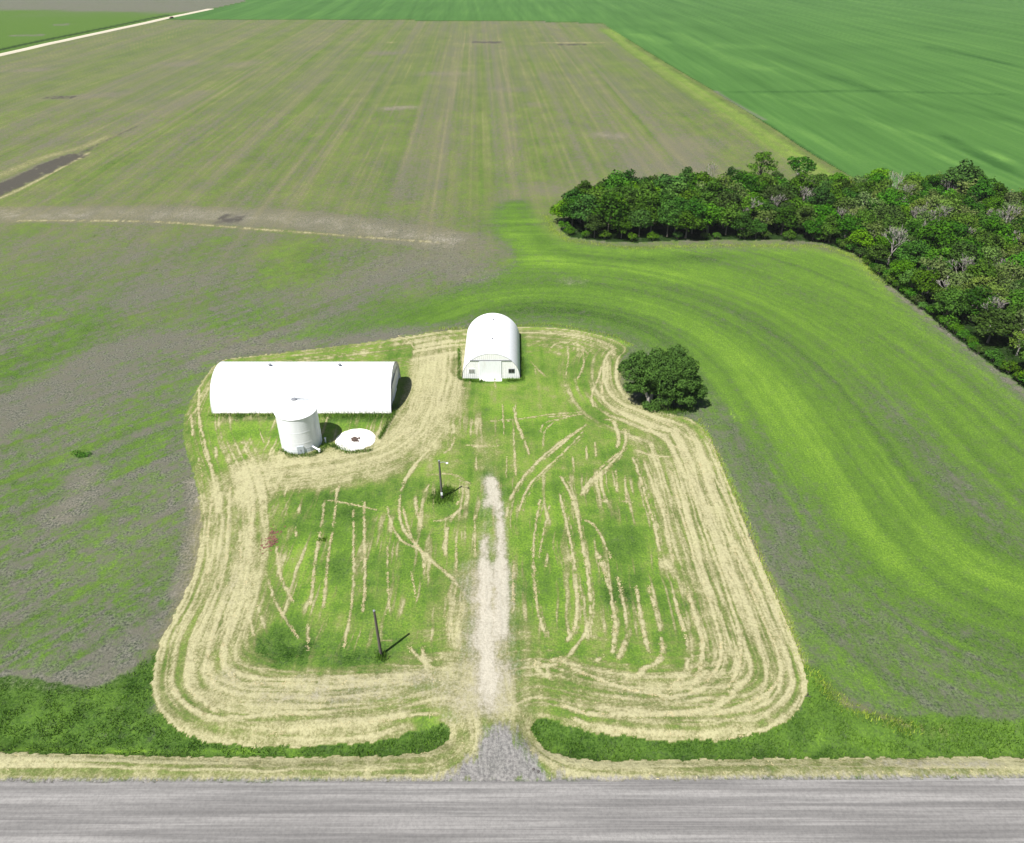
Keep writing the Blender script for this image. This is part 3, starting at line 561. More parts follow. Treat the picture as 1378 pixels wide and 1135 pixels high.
# ------------------------------------------------------------------ mesh kit
class MB:
    def __init__(s): s.V = []; s.F = []
    def add(s, V, Fs):
        o = len(s.V); s.V += [tuple(v) for v in V]; s.F += [tuple(i + o for i in f) for f in Fs]
    def box(s, c, d, rz=0):
        cx, cy, cz = c; dx, dy, dz = (q / 2 for q in d); cs, sn = math.cos(rz), math.sin(rz)
        V = []
        for a in (-1, 1):
            for b_ in (-1, 1):
                for e_ in (-1, 1):
                    px, py = a * dx, b_ * dy; V.append((cx + px * cs - py * sn, cy + px * sn + py * cs, cz + e_ * dz))
        s.add(V, [(0, 1, 3, 2), (4, 6, 7, 5), (0, 4, 5, 1), (2, 3, 7, 6), (0, 2, 6, 4), (1, 5, 7, 3)])
    def tube(s, p, r, n=8, cap=True):
        p = [Vector(q) for q in p]; rs = r if hasattr(r, '__len__') else [r] * len(p); rings = []
        V = []
        for i, q in enumerate(p):
            t = (p[min(i + 1, len(p) - 1)] - p[max(i - 1, 0)]).normalized()
            a = t.orthogonal().normalized(); b_ = t.cross(a)
            for k_ in range(n):
                an = 2 * math.pi * k_ / n; V.append(q + (a * math.cos(an) + b_ * math.sin(an)) * rs[i])
        Fs = [(i * n + k_, i * n + (k_ + 1) % n, (i + 1) * n + (k_ + 1) % n, (i + 1) * n + k_) for i in range(len(p) - 1) for k_ in range(n)]
        if cap: Fs += [tuple(range(n))[::-1], tuple((len(p) - 1) * n + k_ for k_ in range(n))]
        s.add(V, Fs)
    def lathe(s, c, prof, n=48):
        V = []; Fs = []; m_ = len(prof)
        for r, zz in prof:
            for k_ in range(n):
                an = 2 * math.pi * k_ / n; V.append((c[0] + r * math.cos(an), c[1] + r * math.sin(an), c[2] + zz))
        Fs = [(i * n + k_, i * n + (k_ + 1) % n, (i + 1) * n + (k_ + 1) % n, (i + 1) * n + k_) for i in range(m_ - 1) for k_ in range(n)]
        Fs += [tuple(range(n))[::-1], tuple((m_ - 1) * n + k_ for k_ in range(n))]
        s.add(V, Fs)
    def build(s, name, m_, parent=None, smooth=False, sharp=None):
        me = bpy.data.meshes.new(name); me.from_pydata(s.V, [], s.F); me.materials.append(m_)
        if smooth:
            me.polygons.foreach_set('use_smooth', [True] * len(me.polygons))
            try: me.set_sharp_from_angle(angle=R_(35))
            except Exception: pass
        me.update(); return link(name, me, parent)
def simple(name, c, rough=.6, var=.15, scale=2.0, spec=.3, metal=0.0, dirt=None, st_=(1, 1, 1)):
    m_, t, b = mat(name, rough, spec); q = NT(t); n = q.noise(scale, 4, .6, stretch=st_)
    c2 = tuple(v * (1 - var) for v in c); o_ = q.mix(q.smooth(n, .3, .7), c2, c)
    if dirt:
        n2 = q.noise(.7, 5, .7, stretch=(1.2, 1.2, .35)); o_ = q.mix(q.m('MULTIPLY', q.smooth(n2, .52, .78), dirt[1]), o_, dirt[0])
    q.link(o_, b.inputs['Base Color']); b.inputs['Metallic'].default_value = metal
    return m_
M_WHITE = simple('white_steel', (.80, .815, .83), .42, .05, 1.5, .4, dirt=((.5, .46, .4), .35), st_=(1.5, 1.5, .4))
M_WALL = simple('white_painted_wall', (.80, .80, .79), .5, .06, 2, dirt=((.5, .46, .38), .3))
M_GALV = simple('galvanised_steel', (.76, .79, .82), .42, .10, 1.2, .5, dirt=((.45, .42, .38), .3), st_=(1, 1, .3))
M_CONC = simple('pale_concrete', (.74, .72, .68), .9, .14, 1.2, dirt=((.42, .38, .33), .35))
M_DARK = simple('dark_glass', (.03, .033, .035), .15, .2, 3, .5)
M_GREY = simple('grey_metal', (.22, .23, .25), .5, .2, 3)
M_WOOD = simple('weathered_pole_wood', (.115, .10, .088), .9, .35, 1.0, st_=(8, 8, .4))
M_DIRT = simple('brown_debris', (.11, .075, .06), .95, .5, 3)
M_RUST = simple('reddish_debris', (.20, .095, .07), .95, .5, 4)
M_BARK = simple('bark', (.20, .17, .14), .95, .4, 2.5, st_=(3, 3, .6))
M_BARKG = simple('grey_bark', (.36, .33, .30), .95, .3, 2.5, st_=(3, 3, .6))
M_STONE = simple('field_stone', (.10, .09, .085), .9, .3, 5)

# ------------------------------------------------------------------ quonset shed (long)
def arch_profile(R, n=40, leg=.0):
    pts = [(R * math.cos(math.pi * i / n), leg + R * .985 * math.sin(math.pi * i / n)) for i in range(n + 1)]
    return pts
def arch_roof(mb, x0, x1, R, axis='x', step=.16, amp=.028, period=.62):
    prof = arch_profile(R); n = max(2, int((x1 - x0) / step)); V = []; Fs = []; m_ = len(prof)
    for i in range(n + 1):
        a = x0 + (x1 - x0) * i / n; k_ = 1 + amp * math.sin(2 * math.pi * a / period) / R
        if i in (0, n): k_ = 1 + amp / R
        for (c_, zz) in prof:
            V.append((a, c_ * k_, zz * k_) if axis == 'x' else (c_ * k_, a, zz * k_))
    Fs = [(i * m_ + j, i * m_ + j + 1, (i + 1) * m_ + j + 1, (i + 1) * m_ + j) for i in range(n) for j in range(m_ - 1)]
    mb.add(V, Fs)
def gable(mb, a, R, axis='x', ribs=True, flip=False):
    prof = arch_profile(R - .03); V = []; Fs = []
    # vertical ribbed infill
    n = 60; th = .03
    for i in range(n + 1):
        c_ = -(R - .03) + 2 * (R - .03) * i / n; top = math.sqrt(max(0, (R - .03)**2 - c_ * c_)) * .985
        off = (.02 if i % 2 else -.02) if ribs else 0
        for zz in (0.0, top): V.append((a + off, c_, zz) if axis == 'x' else (c_, a + off, zz))
    Fs = [(2 * i, 2 * i + 2, 2 * i + 3, 2 * i + 1) for i in range(n)]
    mb.add(V, Fs)
def vent(parent, loc, name='roof_vent'):
    mb = MB(); mb.lathe(loc, [(.20, -.1), (.20, .28), (.34, .32), (.34, .40), (.05, .58)], 14)
    return mb.build(name, M_GREY, parent, True)

RS = 6.9
x0, y0 = g(286, 557); x1, _ = g(527, 557)
zs = hz(-40, y0 + RS) - .05
shed = thing('quonset_shed', 'long white arched metal shed standing behind the grain bin', 'shed', ((x0 + x1) / 2, y0 + RS, zs))
L2 = (x1 - x0) / 2
mb = MB(); arch_roof(mb, -L2, L2, RS); mb.build('roof', M_WHITE, shed, True)
mb = MB(); mb.box((0, -RS - .02, .12), (2 * L2, .16, .5)); mb.box((0, RS + .02, .12), (2 * L2, .16, .5)); mb.build('foundation', M_CONC, shed)
for s_, nm in ((-1, 'end_wall'), (1, 'end_wall')):
    mb = MB(); gable(mb, s_ * (L2 - .35), RS); w_ = mb.build(nm, M_WALL, shed)
    mb = MB(); mb.box((s_ * (L2 - .24), 0, 2.0), (.1, 4.6, 4.0)); dr = mb.build('sliding_door', M_WHITE, shed)
    mb = MB(); mb.box((s_ * (L2 - .14), 0, 4.1), (.12, 9.0, .14)); mb.build('door_track', M_GREY, shed)
    mb = MB()
    pr_ = arch_profile(RS + .04, 40); mb.tube([(s_ * L2, a, b) for a, b in pr_], .06, 6, False); mb.build('edge_trim', M_GREY if s_ > 0 else M_WHITE, shed, True)
for ux in (366, 459):
    vx = g(ux, 487, RS)[0] - (x0 + x1) / 2
    vent(shed, (vx, 0, RS * .985 + .02))
# ------------------------------------------------------------------ quonset garage (short)
ax, ay = g(622, 509.5); bx, _ = g(700, 509.5); RQ = (bx - ax) / 2
qx = (ax + bx) / 2; LQ = 19.5
garage = thing('quonset_garage', 'short white arched garage facing the driveway with two small windows', 'garage', (qx, ay, hz(qx, ay + 8) - .05))
mb = MB(); arch_roof(mb, 0, LQ, RQ, 'y'); mb.build('roof', M_WHITE, garage, True)
mb = MB(); gable(mb, .06, RQ, 'y'); mb.build('front_wall', M_WALL, garage)
mb = MB(); gable(mb, LQ - .30, RQ, 'y'); mb.build('rear_wall', M_WALL, garage)
# big sliding door in the centre
mb = MB(); mb.box((-.13, -.02, 2.15), (4.6, .12, 4.3))
for k_ in range(11): mb.box((-.13 - 2.2 + .44 * k_, -.09, 2.15), (.05, .03, 4.2))
mb.build('sliding_door', M_WHITE, garage)
mb = MB(); mb.box((-.1, -.03, 4.42), (8.6, .12, .12)); mb.build('door_track', M_GREY, garage)
mb = MB(); mb.box((-.1, -.55, .04), (4.7, 1.2, .16)); mb.build('door_sill', M_CONC, garage)
for wx in (-4.05, 4.25):
    f_ = MB(); f_.box((wx, .03, 1.95), (1.3, .12, .95)); fo = f_.build('window', M_WHITE if wx < 0 else M_GREY, garage)
    for k_ in (-1, 1):
        p_ = MB(); p_.box((wx + k_ * .29, -.045, 1.95), (.52, .04, .76)); p_.build('pane', M_DARK if wx > 0 else simple('dusty_glass', (.3, .3, .28), .3), fo)
mb = MB(); mb.tube([(.18, 6.6, RQ * .985), (.18, 6.6, RQ * .985 + .35)], .14, 10); mb.build('roof_vent', M_GREY, garage, True)
mb = MB(); mb.tube([(.18, 15.8, RQ * .985), (.18, 15.8, RQ * .985 + .35)], .14, 10); mb.build('roof_vent', M_GREY, garage, True)

# ------------------------------------------------------------------ grain bin
bx_, by_ = g(406.5, 596.5); RB = 3.62; HB = 7.4
bn = thing('grain_bin', 'tall round white steel grain bin in front of the long shed', 'grain bin', (bx_, by_, hz(bx_, by_) - .03))
prof = []
for i in range(int(HB / .11) + 1):
    zz = i * .11; prof.append((RB + .006 * math.sin(zz * 2 * math.pi / .44) + (.03 if (zz % 1.1) < .05 else 0), zz))
mb = MB(); mb.lathe((0, 0, 0), prof, 64); mb.build('wall', M_GALV, bn, True)
mb = MB(); mb.lathe((0, 0, 0), [(RB + .14, HB - .02), (RB + .14, HB + .03), (.42, HB + 1.95), (.42, HB + 2.0)], 40); rf = mb.build('roof', M_WHITE, bn, True)
mb = MB()
for k_ in range(20):
    an = 2 * math.pi * k_ / 20; mb.tube([((RB + .1) * math.cos(an), (RB + .1) * math.sin(an), HB + .06), (.45 * math.cos(an), .45 * math.sin(an), HB + 1.98)], .035, 4)
mb.build('roof_rib', M_WHITE, rf)
mb = MB(); mb.lathe((0, 0, 0), [(.46, HB + 1.9), (.5, HB + 2.12), (.3, HB + 2.22)], 18); mb.build('cap', M_GREY, rf, True)
mb = MB(); mb.lathe((0, 0, 0), [(RB + .25, -.2), (RB + .25, .06)], 48); mb.build('base', M_CONC, bn)
mb = MB(); an = R_(-78); dx_, dy_ = math.cos(an), math.sin(an)
mb.box(((RB + .05) * dx_, (RB + .05) * dy_, 1.0), (.2, 1.15, 1.55), an); dr = mb.build('door', simple('grey_door_steel', (.42, .47, .50), .5, .1, 3), bn)
mb = MB(); mb.box(((RB + .18) * dx_, (RB + .18) * dy_, 1.0), (.06, .1, .4), an); mb.build('handle', M_GREY, dr)
mb = MB(); mb.tube([(RB * .75, -2.6, 1.1), (RB * .75 + 1.3, -3.25, .7)], .16, 10); mb.tube([(RB * .75 + 1.25, -3.25, .95), (RB * .75 + 1.25, -3.25, .45)], .2, 10); mb.build('unload_auger', M_GALV, bn, True)
mb = MB()
for s_ in (-.2, .2):
    an2 = R_(-20); ox, oy = (RB + .12) * math.cos(an2) - s_ * math.sin(an2), (RB + .12) * math.sin(an2) + s_ * math.cos(an2)
    mb.tube([(ox, oy, .5), (ox, oy, HB + .1)], .025, 5)
for k_ in range(22):
    zz = .6 + k_ * .31; an2 = R_(-20); c_ = Vector(((RB + .12) * math.cos(an2), (RB + .12) * math.sin(an2), zz)); t_ = Vector((-math.sin(an2), math.cos(an2), 0)) * .2
    mb.tube([c_ - t_, c_ + t_], .018, 4)
mb.build('ladder', M_GALV, bn)

# old bin pad
px_, py_ = g(478.5, 592.8); RPd = 3.68
pad = thing('concrete_pad', 'round pale concrete pad lying in the grass right of the grain bin', 'concrete pad', (px_, py_, hz(px_, py_)))
mb = MB(); V = []; n = 72
rr = [RPd * (1 - .035 * max(0, math.sin(k_ * 1.7) * math.cos(k_ * .63)) - (.10 if k_ in (57, 58, 62, 63, 64) else 0) + random.uniform(-.006, .006)) for k_ in range(n)]
for zz, s_ in ((-.15, 1.0), (.13, 1.0), (.17, .985)):
    for k_ in range(n): V.append((rr[k_] * s_ * math.cos(2 * math.pi * k_ / n), rr[k_] * s_ * math.sin(2 * math.pi * k_ / n), zz))
mb.add(V, [(i * n + k_, i * n + (k_ + 1) % n, (i + 1) * n + (k_ + 1) % n, (i + 1) * n + k_) for i in range(2) for k_ in range(n)] + [tuple(2 * n + k_ for k_ in range(n))])
mb.build('slab', M_CONC, pad)
mb = MB()
rd = random.Random(3)
for k_ in range(70):
    a, r = rd.uniform(0, 6.28), abs(rd.gauss(0, .42)); c_ = (r * math.cos(a) * 1.2, r * math.sin(a), .19 + rd.uniform(0, .05))
    mb.box(c_, (rd.uniform(.12, .5), rd.uniform(.1, .35), rd.uniform(.03, .12)), rd.uniform(0, 3))
tag(mb.build('debris_pile', M_DIRT), 'small dark brown debris heap at the centre of the round pad', 'debris').location = (px_, py_ + .1, pad.location.z)

# stake
sx, sy = g(438.6, 597); mb = MB(); mb.tube([(0, 0, -.1), (0, 0, .75), (.02, 0, 1.15)], [.13, .13, .10], 10); mb.box((0, 0, 1.17), (.34, .34, .06))
tag(mb.build('riser_pipe', M_WHITE), 'short white pipe standing in the grass between bin and pad', 'pipe').location = (sx, sy, hz(sx, sy))

# poles
def pole(base, h_, label, arm):
    bx2, by2 = g(*base); r_ = thing('utility_pole', label, 'utility pole', (bx2, by2, hz(bx2, by2) - .02))
    mb = MB(); lean = (-.10, .06)
    mb.tube([(0, 0, 0), (lean[0] * .5, 0, h_ * .5), (lean[0], lean[1], h_)], [.20, .175, .14], 12); mb.build('pole', M_WOOD, r_, True)
    mb = MB(); mb.lathe((lean[0], lean[1], h_), [(.16, -.02), (.16, .06), (.03, .12)], 12); mb.build('cap', M_GREY, r_)
    if arm:
        mb = MB(); mb.tube([(lean[0], 0, h_ - .35), (.5, -.1, h_ - .1), (1.15, -.25, h_ - .12)], .05, 6); a_ = mb.build('arm', M_GREY, r_, True)
        mb = MB(); mb.lathe((1.2, -.27, h_ - .28), [(.08, .2), (.2, .1), (.17, 0), (.05, -.04)], 12); mb.build('lamp_head', M_GALV, a_, True)
        mb = MB(); mb.box((0, -.24, 1.3), (.3, .16, .5)); mb.build('meter_box', M_GALV, r_)
        mb = MB(); mb.tube([(.02, -.2, 1.5), (-.03, -.18, 4.5), (-.08, -.12, h_ - .5)], .03, 6); mb.build('conduit', M_GREY, r_, True)
    return r_
pole((513, 882), 8.2, 'bare wooden pole in the grass nearer the road', False)
pole((595, 672), 7.8, 'wooden pole with lamp arm and meter box, weeds round its foot', True)

# ------------------------------------------------------------------ scattered strands (straw and grass) as real little faces
def blades(name, pts, hgt, wid, lean, material, label, cat, flat=False, shade=None):
    n = len(pts); pts = np.asarray(pts)
    an = RNG.random(n) * 6.283; h_ = hgt * (0.6 + .8 * RNG.random(n)); w_ = wid * (.6 + .8 * RNG.random(n))
    dx = np.cos(an); dy = np.sin(an)
    if flat:
        ax_ = np.stack([dx * h_, dy * h_, (RNG.random(n) - .3) * .35 * h_], 1); bx2 = np.stack([-dy * w_, dx * w_, (RNG.random(n) - .5) * .6 * w_], 1)
        base = np.stack([pts[:, 0], pts[:, 1], pts[:, 2] + .03 + .09 * RNG.random(n)], 1)
        V = np.stack([base - ax_ * .5 - bx2 * .5, base - ax_ * .3 + bx2 * .5, base + ax_ * .5 + bx2 * .4, base + ax_ * .4 - bx2 * .5], 1).reshape(-1, 3)
    else:
        la = RNG.random(n) * 6.283; ll = lean * h_ * (0.3 + RNG.random(n))
        tip = np.stack([pts[:, 0] + np.cos(la) * ll, pts[:, 1] + np.sin(la) * ll, pts[:, 2] + h_], 1)
        b1 = np.stack([pts[:, 0] - dx * w_ / 2, pts[:, 1] - dy * w_ / 2, pts[:, 2] - .03], 1); b2 = np.stack([pts[:, 0] + dx * w_ / 2, pts[:, 1] + dy * w_ / 2, pts[:, 2] - .03], 1)
        t2 = tip + np.stack([dx * w_ * .25, dy * w_ * .25, 0 * h_], 1)
        V = np.stack([b1, b2, t2, tip], 1).reshape(-1, 3)
    Fq = np.arange(4 * n).reshape(-1, 4)
    me = mesh_from(name, V, Fq, [material]); o = link(name, me)
    return tag(o, label, cat, kind='stuff')
def leaf_mat(name, c0, c1, hue=.0, trans=.06, objvar=True):
    m_, t, b = mat(name, .75, .15); q = NT(t)
    gm = q.node('ShaderNodeNewGeometry'); rp = gm.outputs['Random Per Island']
    c = q.mix(rp, c0, c1)
    n = q.noise(.45, 3, .6); c = q.mix(q.m('MULTIPLY', q.smooth(n, .38, .7), .5), c, tuple(v * 1.35 for v in c1))
    if objvar:
        oi = q.node('ShaderNodeObjectInfo'); hs = q.node('ShaderNodeHueSaturation')
        q.link(q.m('ADD', q.m('MULTIPLY', oi.outputs['Random'], .04), .478), hs.inputs['Hue'])
        q.link(q.m('ADD', q.m('MULTIPLY', q.m('FRACT', q.m('MULTIPLY', oi.outputs['Random'], 7.31)), .6), .68), hs.inputs['Value'])
        q.link(q.m('ADD', q.m('MULTIPLY', q.m('FRACT', q.m('MULTIPLY', oi.outputs['Random'], 3.77)), .25), .98), hs.inputs['Saturation'])
        q.link(c, hs.inputs['Color']); c = hs.outputs[0]
    q.link(c, b.inputs['Base Color'])
    tr = q.node('ShaderNodeBsdfTranslucent'); q.link(c, tr.inputs[0]); mx = q.node('ShaderNodeMixShader'); mx.inputs[0].default_value = trans
    q.link(b.outputs[0], mx.inputs[1]); q.link(tr.outputs[0], mx.inputs[2]); q.link(mx.outputs[0], t.nodes['Material Output'].inputs[0])
    return m_
M_STRAW = leaf_mat('cut_straw', (.27, .22, .11), (.46, .40, .23), trans=.05, objvar=False)
M_TALL = leaf_mat('long_grass', (.026, .07, .006), (.10, .20, .018), objvar=False)
M_TURF = leaf_mat('turf_blades', (.07, .13, .018), (.14, .24, .03), objvar=False)
M_YG = leaf_mat('yellow_green_grass', (.14, .22, .02), (.30, .38, .05), objvar=False)
def with_z(p): p = np.asarray(p); return np.column_stack([p, height(p[:, 0].copy(), p[:, 1].copy())])
def along(p, w, dens):
    seg = np.hypot(*(p[1:] - p[:-1]).T); L = seg.sum(); n = int(L * dens)
    t = RNG.random(n) * L; cs = np.concatenate([[0], np.cumsum(seg)])
    px = np.interp(t, cs, p[:, 0]); py = np.interp(t, cs, p[:, 1])
    px = px + RNG.normal(0, w * .6, n); py = py + RNG.normal(0, w * .6, n)
    keep = fbm(t * .5, t * 0, 5 + L, 2) > (.40 + .1 * RNG.random(n))
    return np.column_stack([px, py])[keep]
def inpoly_pts(poly, dens, cond=None):
    lo = poly.min(0); hi = poly.max(0); n = int((hi[0] - lo[0]) * (hi[1] - lo[1]) * dens)
    p = lo + RNG.random((n, 2)) * (hi - lo); k_ = in_poly(p[:, 0], p[:, 1], poly); p = p[k_]
    return p if cond is None else p[cond(p)]
sp = np.vstack([along(p_, w_ * .55, 30 if c_ else 18) for p_, w_, c_ in WIND if len(p_) > 1])
yi = lambda P_: np.clip(np.searchsorted(ys, P_[:, 1]), 0, NY - 1)
def sample(ch, P_):
    j = yi(P_); i = np.clip(((P_[:, 0] / hw[j] + 1) / 2 * (NX - 1)).round().astype(int), 0, NX - 1); return ch[j * NX + i]
# loose straw where the swaths are thick
vis = LAWN[(np.abs(LAWN[:, 0]) < 75)]
box = np.array([[-62, 46], [62, 46], [75, 160], [-75, 160]])
sw_ = inpoly_pts(box, 9)
k_ = sample(mL.astype(float), sw_) > .5; sw_ = sw_[k_]
k_ = sample(st, sw_) > .50 + .8 * RNG.random(len(sw_)); sw_ = sw_[k_]
dsel = sample((drive_m | dgrav).astype(float), sw_) < .5
sp = with_z(np.vstack([sp, sw_[dsel]]))
blades('cut_straw', sp, .26, .055, 0, M_STRAW, 'pale cut straw lying in broken windrows over the lawn', 'straw', flat=True)
print('straw', len(sp))
# turf blades over the green lawn
tf = inpoly_pts(box, 12); tf = tf[(sample(mL.astype(float), tf) > .5)]; tf = tf[sample(st, tf) < .35 + .3 * RNG.random(len(tf))]; tf = tf[sample((drive_m | dgrav).astype(float), tf) < .5]
tf = tf[sample(gt, tf) < .55 * RNG.random(len(tf)) + .2]
blades('turf', with_z(tf), .11, .07, .5, M_TURF, 'short mown grass blades covering the green parts of the yard', 'grass')
# rank ditch grass
dl_ = []
for L in (DITCH_L, DITCH_R):
    p = inpoly_pts(np.array([[-70, 44], [75, 44], [75, 70], [-70, 70]]), 26)
    dd, _, _, _ = dist_line(p[:, 0], p[:, 1], L); dl_.append(p[dd < 2.6 + 1.6 * RNG.random(len(p))])
for pxl, w_ in [([(-100,960),(12,950),(120,955),(200,925),(210,905)], 3.2), ([(1095,925),(1110,965),(1180,988),(1366,992)], 1.8)]:
    p = inpoly_pts(np.array([[-70, 44], [75, 44], [75, 75], [-70, 75]]), 20); dd, _, _, _ = dist_line(p[:, 0], p[:, 1], G(pxl)); dl_.append(p[dd < w_])
dg_ = np.vstack(dl_); dg_ = dg_[fbm(dg_[:, 0] / 1.4, dg_[:, 1] / .9, 201, 3) > .36 + .16 * RNG.random(len(dg_))]
dg_ = dg_[(sample(mL.astype(float), dg_) < .5) & (sample(isroad.astype(float), dg_) < .5)]
blades('ditch_grass', with_z(dg_), .38, .085, .6, M_TALL, 'long dark green grass filling the roadside ditch', 'grass')
print('turf', len(tf), 'ditch', len(dg_))
# unmown grass hugging buildings, pole, tree
hug = []
def ring(p, w_, n_): hug.append(along(smooth_poly(G(p), 1), w_, n_))
def dense(p, w_, n_):
    p = G(p); seg = np.hypot(*(p[1:] - p[:-1]).T); L = seg.sum(); n = int(L * n_); t = RNG.random(n) * L; cs = np.concatenate([[0], np.cumsum(seg)])
    hug.append(np.column_stack([np.interp(t, cs, p[:, 0]) + RNG.normal(0, w_, n), np.interp(t, cs, p[:, 1]) + RNG.normal(0, w_, n)]))
dense([(284,560),(380,560)], .45, 60); dense([(430,560),(528,560)], .8, 120); dense([(528,556),(534,545)], .4, 60)
dense([(378,606),(392,614),(420,614),(434,606),(440,598),(470,610),(500,607)], .35, 80); dense([(530,556),(520,575),(510,592)], .25, 80)
dense([(619,508),(620,512),(650,514)], .22, 60); dense([(680,513),(702,512),(703,500),(698,470)], .35, 70); dense([(618,510),(618,470)], .25, 50)
dense([(586,672),(606,668)], .9, 500); dense([(600,662),(600,660)], .5, 2000); dense([(510,884),(518,886)], .4, 300)
dense([(866,545),(880,552),(900,556),(930,552)], .8, 120); dense([(868,540),(880,541)], .7, 300)
hp = with_z(np.vstack(hug)); blades('unmown_grass', hp, .48, .09, .5, M_TALL, 'unmown dark grass hugging the sheds, bin, poles and tree', 'grass')
# yellow green rim of the field and under the grove
hug = []
dense([(735,290),(745,312),(765,326),(850,336),(960,331),(1110,332),(1160,350),(1185,380)], .8, 26); dense([(590,444),(740,437),(822,452),(850,466)], .4, 20); dense([(940,564),(985,655),(1050,815),(1090,910)], .35, 20); dense([(1095,905),(1115,935),(1160,962),(1230,980)], .6, 40)
blades('rough_grass', with_z(np.vstack(hug)), .4, .09, .5, M_YG, 'yellow green rough grass along the edges of yard and grove', 'grass')

# ------------------------------------------------------------------ trees
def leaves_mesh(name, puffs, per, size, material, seed, low=-.35):
    rg = np.random.default_rng(seed); Vs = []
    for (c, r) in puffs:
        n = int(per * (r[0] / 1.2)**2)
        d_ = rg.normal(size=(n, 3)); d_ /= np.linalg.norm(d_, axis=1)[:, None]
        k_ = d_[:, 2] > low - .5 * rg.random(n); d_ = d_[k_]; n = len(d_)
        rad = (.66 + .38 * rg.random(n)**.5)
        rad *= 1 + .22 * np.sin(d_[:, 0] * 5 + c[0] * 3) * np.cos(d_[:, 1] * 5 + c[1] * 2)
        pos = np.array(c) + d_ * np.array(r) * rad[:, None]
        nn = d_ * .9 + rg.normal(size=(n, 3)) * .55 + np.array([0, 0, .25]); nn /= np.linalg.norm(nn, axis=1)[:, None]
        a = np.cross(nn, rg.normal(size=(n, 3))); a /= np.linalg.norm(a, axis=1)[:, None]; b_ = np.cross(nn, a)
        s_ = size * (.6 + .8 * rg.random(n))[:, None]
        Vs.append(np.stack([pos - a * s_ * .55, pos + b_ * s_ * .36 , pos + a * s_ * .55, pos - b_ * s_ * .36], 1))
    V = np.vstack(Vs).reshape(-1, 3)
    return mesh_from(name, V, np.arange(len(V)).reshape(-1, 4), [material])
def crown_puffs(rd, Hh, Rr, base, n, pr=(.9, 1.5), top=1.0, lean=(0, 0)):
    out = []
    for i in range(n):
        zt = (i + .5) / n; el = rd.uniform(-.25, 1.0); el = math.asin(max(-1, min(1, el))); a = i * 2.399 + rd.uniform(-.4, .4)
        rr_ = rd.uniform(.55, .88); cz = (base + Hh) / 2; hzz = (Hh - base) / 2
        p = (Rr * rr_ * math.cos(el) * math.cos(a) * (1 if math.sin(el) > 0 else .95) + lean[0], Rr * rr_ * math.cos(el) * math.sin(a) + lean[1], cz + hzz * rr_ * math.sin(el))
        r = rd.uniform(*pr) * Rr / 3.2
        out.append((p, (r, r, r * .75)))
    return out
def trunk_mesh(rd, Hh, base, puffs, r0, stems=1, k=10, material=None, name='trunk'):
    mb = MB()
    for s_ in range(stems):
        ox, oy = (rd.uniform(-.4, .4), rd.uniform(-.3, .3)) if stems > 1 else (0, 0)
        fork = Vector((ox * 2.5, oy * 2.5, max(base * .9, Hh * .28)))
        mb.tube([(ox, oy, -.3), (ox * 1.4, oy * 1.4, fork.z * .5), fork], [r0 * 1.35, r0, r0 * .8], 8)
        for (p, r) in rd.sample(puffs, min(k, len(puffs))):
            mid = fork.lerp(Vector(p), .5) + Vector((rd.uniform(-.3, .3), rd.uniform(-.3, .3), .3))
            mb.tube([fork, mid, Vector(p)], [r0 * .55, r0 * .33, r0 * .1], 5, False)
    me = bpy.data.meshes.new(name); me.from_pydata([tuple(v) for v in mb.V], [], mb.F); me.materials.append(material or M_BARK); me.update(); return me
def twig_mesh(rd, Hh, Rr, material, name='trunk'):
    mb = MB()
    def br(p, d_, L, r, lv):
        q = p + d_ * L; mid = p + d_ * L * .5 + Vector((rd.uniform(-1, 1), rd.uniform(-1, 1), rd.uniform(-.3, .6))) * L * .08
        mb.tube([p, mid, q], [r, r * .75, r * .5], 4 if lv > 1 else 6, False)
        if lv < 5:
            for _ in range(rd.choice((2, 3, 3))):
                nd = (d_ + Vector((rd.uniform(-1, 1), rd.uniform(-1, 1), rd.uniform(-.25, .7))) * .75).normalized(); br(q if rd.random() < .7 else mid, nd, L * rd.uniform(.6, .82), max(r * .55, .035), lv + 1)
    br(Vector((0, 0, -.3)), Vector((0, 0, 1)), Hh * .3, .24, 0)
    me = bpy.data.meshes.new(name); me.from_pydata([tuple(v) for v in mb.V], [], mb.F); me.materials.append(material); me.update(); return me
LM = dict(dark=leaf_mat('dark_leaves', (.010, .030, .004), (.042, .102, .012)), mid=leaf_mat('mid_leaves', (.017, .048, .006), (.062, .138, .017)),
          bright=leaf_mat('bright_leaves', (.030, .085, .008), (.085, .19, .02)), olive=leaf_mat('olive_leaves', (.05, .082, .02), (.12, .175, .05)), yellow=leaf_mat('yellow_leaves', (.09, .13, .02), (.17, .22, .04)))
PROT = {}
def proto(key, Hh, Rr, base, n, per, size, lm, r0=.17, stems=1, seed=1, pr=(.9, 1.5), dead=False, bark=None, tr_k=10):
    rd = random.Random(seed); puffs = crown_puffs(rd, Hh, Rr, base, n, pr)
    if not dead: puffs.append(((0, 0, (Hh + base) / 2), (Rr * .6, Rr * .6, (Hh - base) * .35)))
    cm = leaves_mesh('crown', puffs, int(per * 1.25), size * 1.15, LM[lm], seed)
    tm = twig_mesh(rd, Hh, Rr, bark or M_BARKG) if dead else trunk_mesh(rd, Hh, base, puffs, r0, stems, tr_k, bark or M_BARK)
    PROT[key] = (cm, tm, Hh)
for i in range(3): proto(('dark', i), 10, 3.4, .9, 27, 88, .42, 'dark', seed=10 + i)
for i in range(3): proto(('mid', i), 9.6, 3.5, .6, 27, 88, .42, 'mid', seed=20 + i, stems=2)
for i in range(2): proto(('bright', i), 9, 3.3, .8, 24, 88, .42, 'bright', seed=30 + i)
for i in range(2): proto(('olive', i), 9.5, 3.4, 1.6, 20, 62, .36, 'olive', seed=40 + i, pr=(.6, 1.1), bark=M_BARKG)
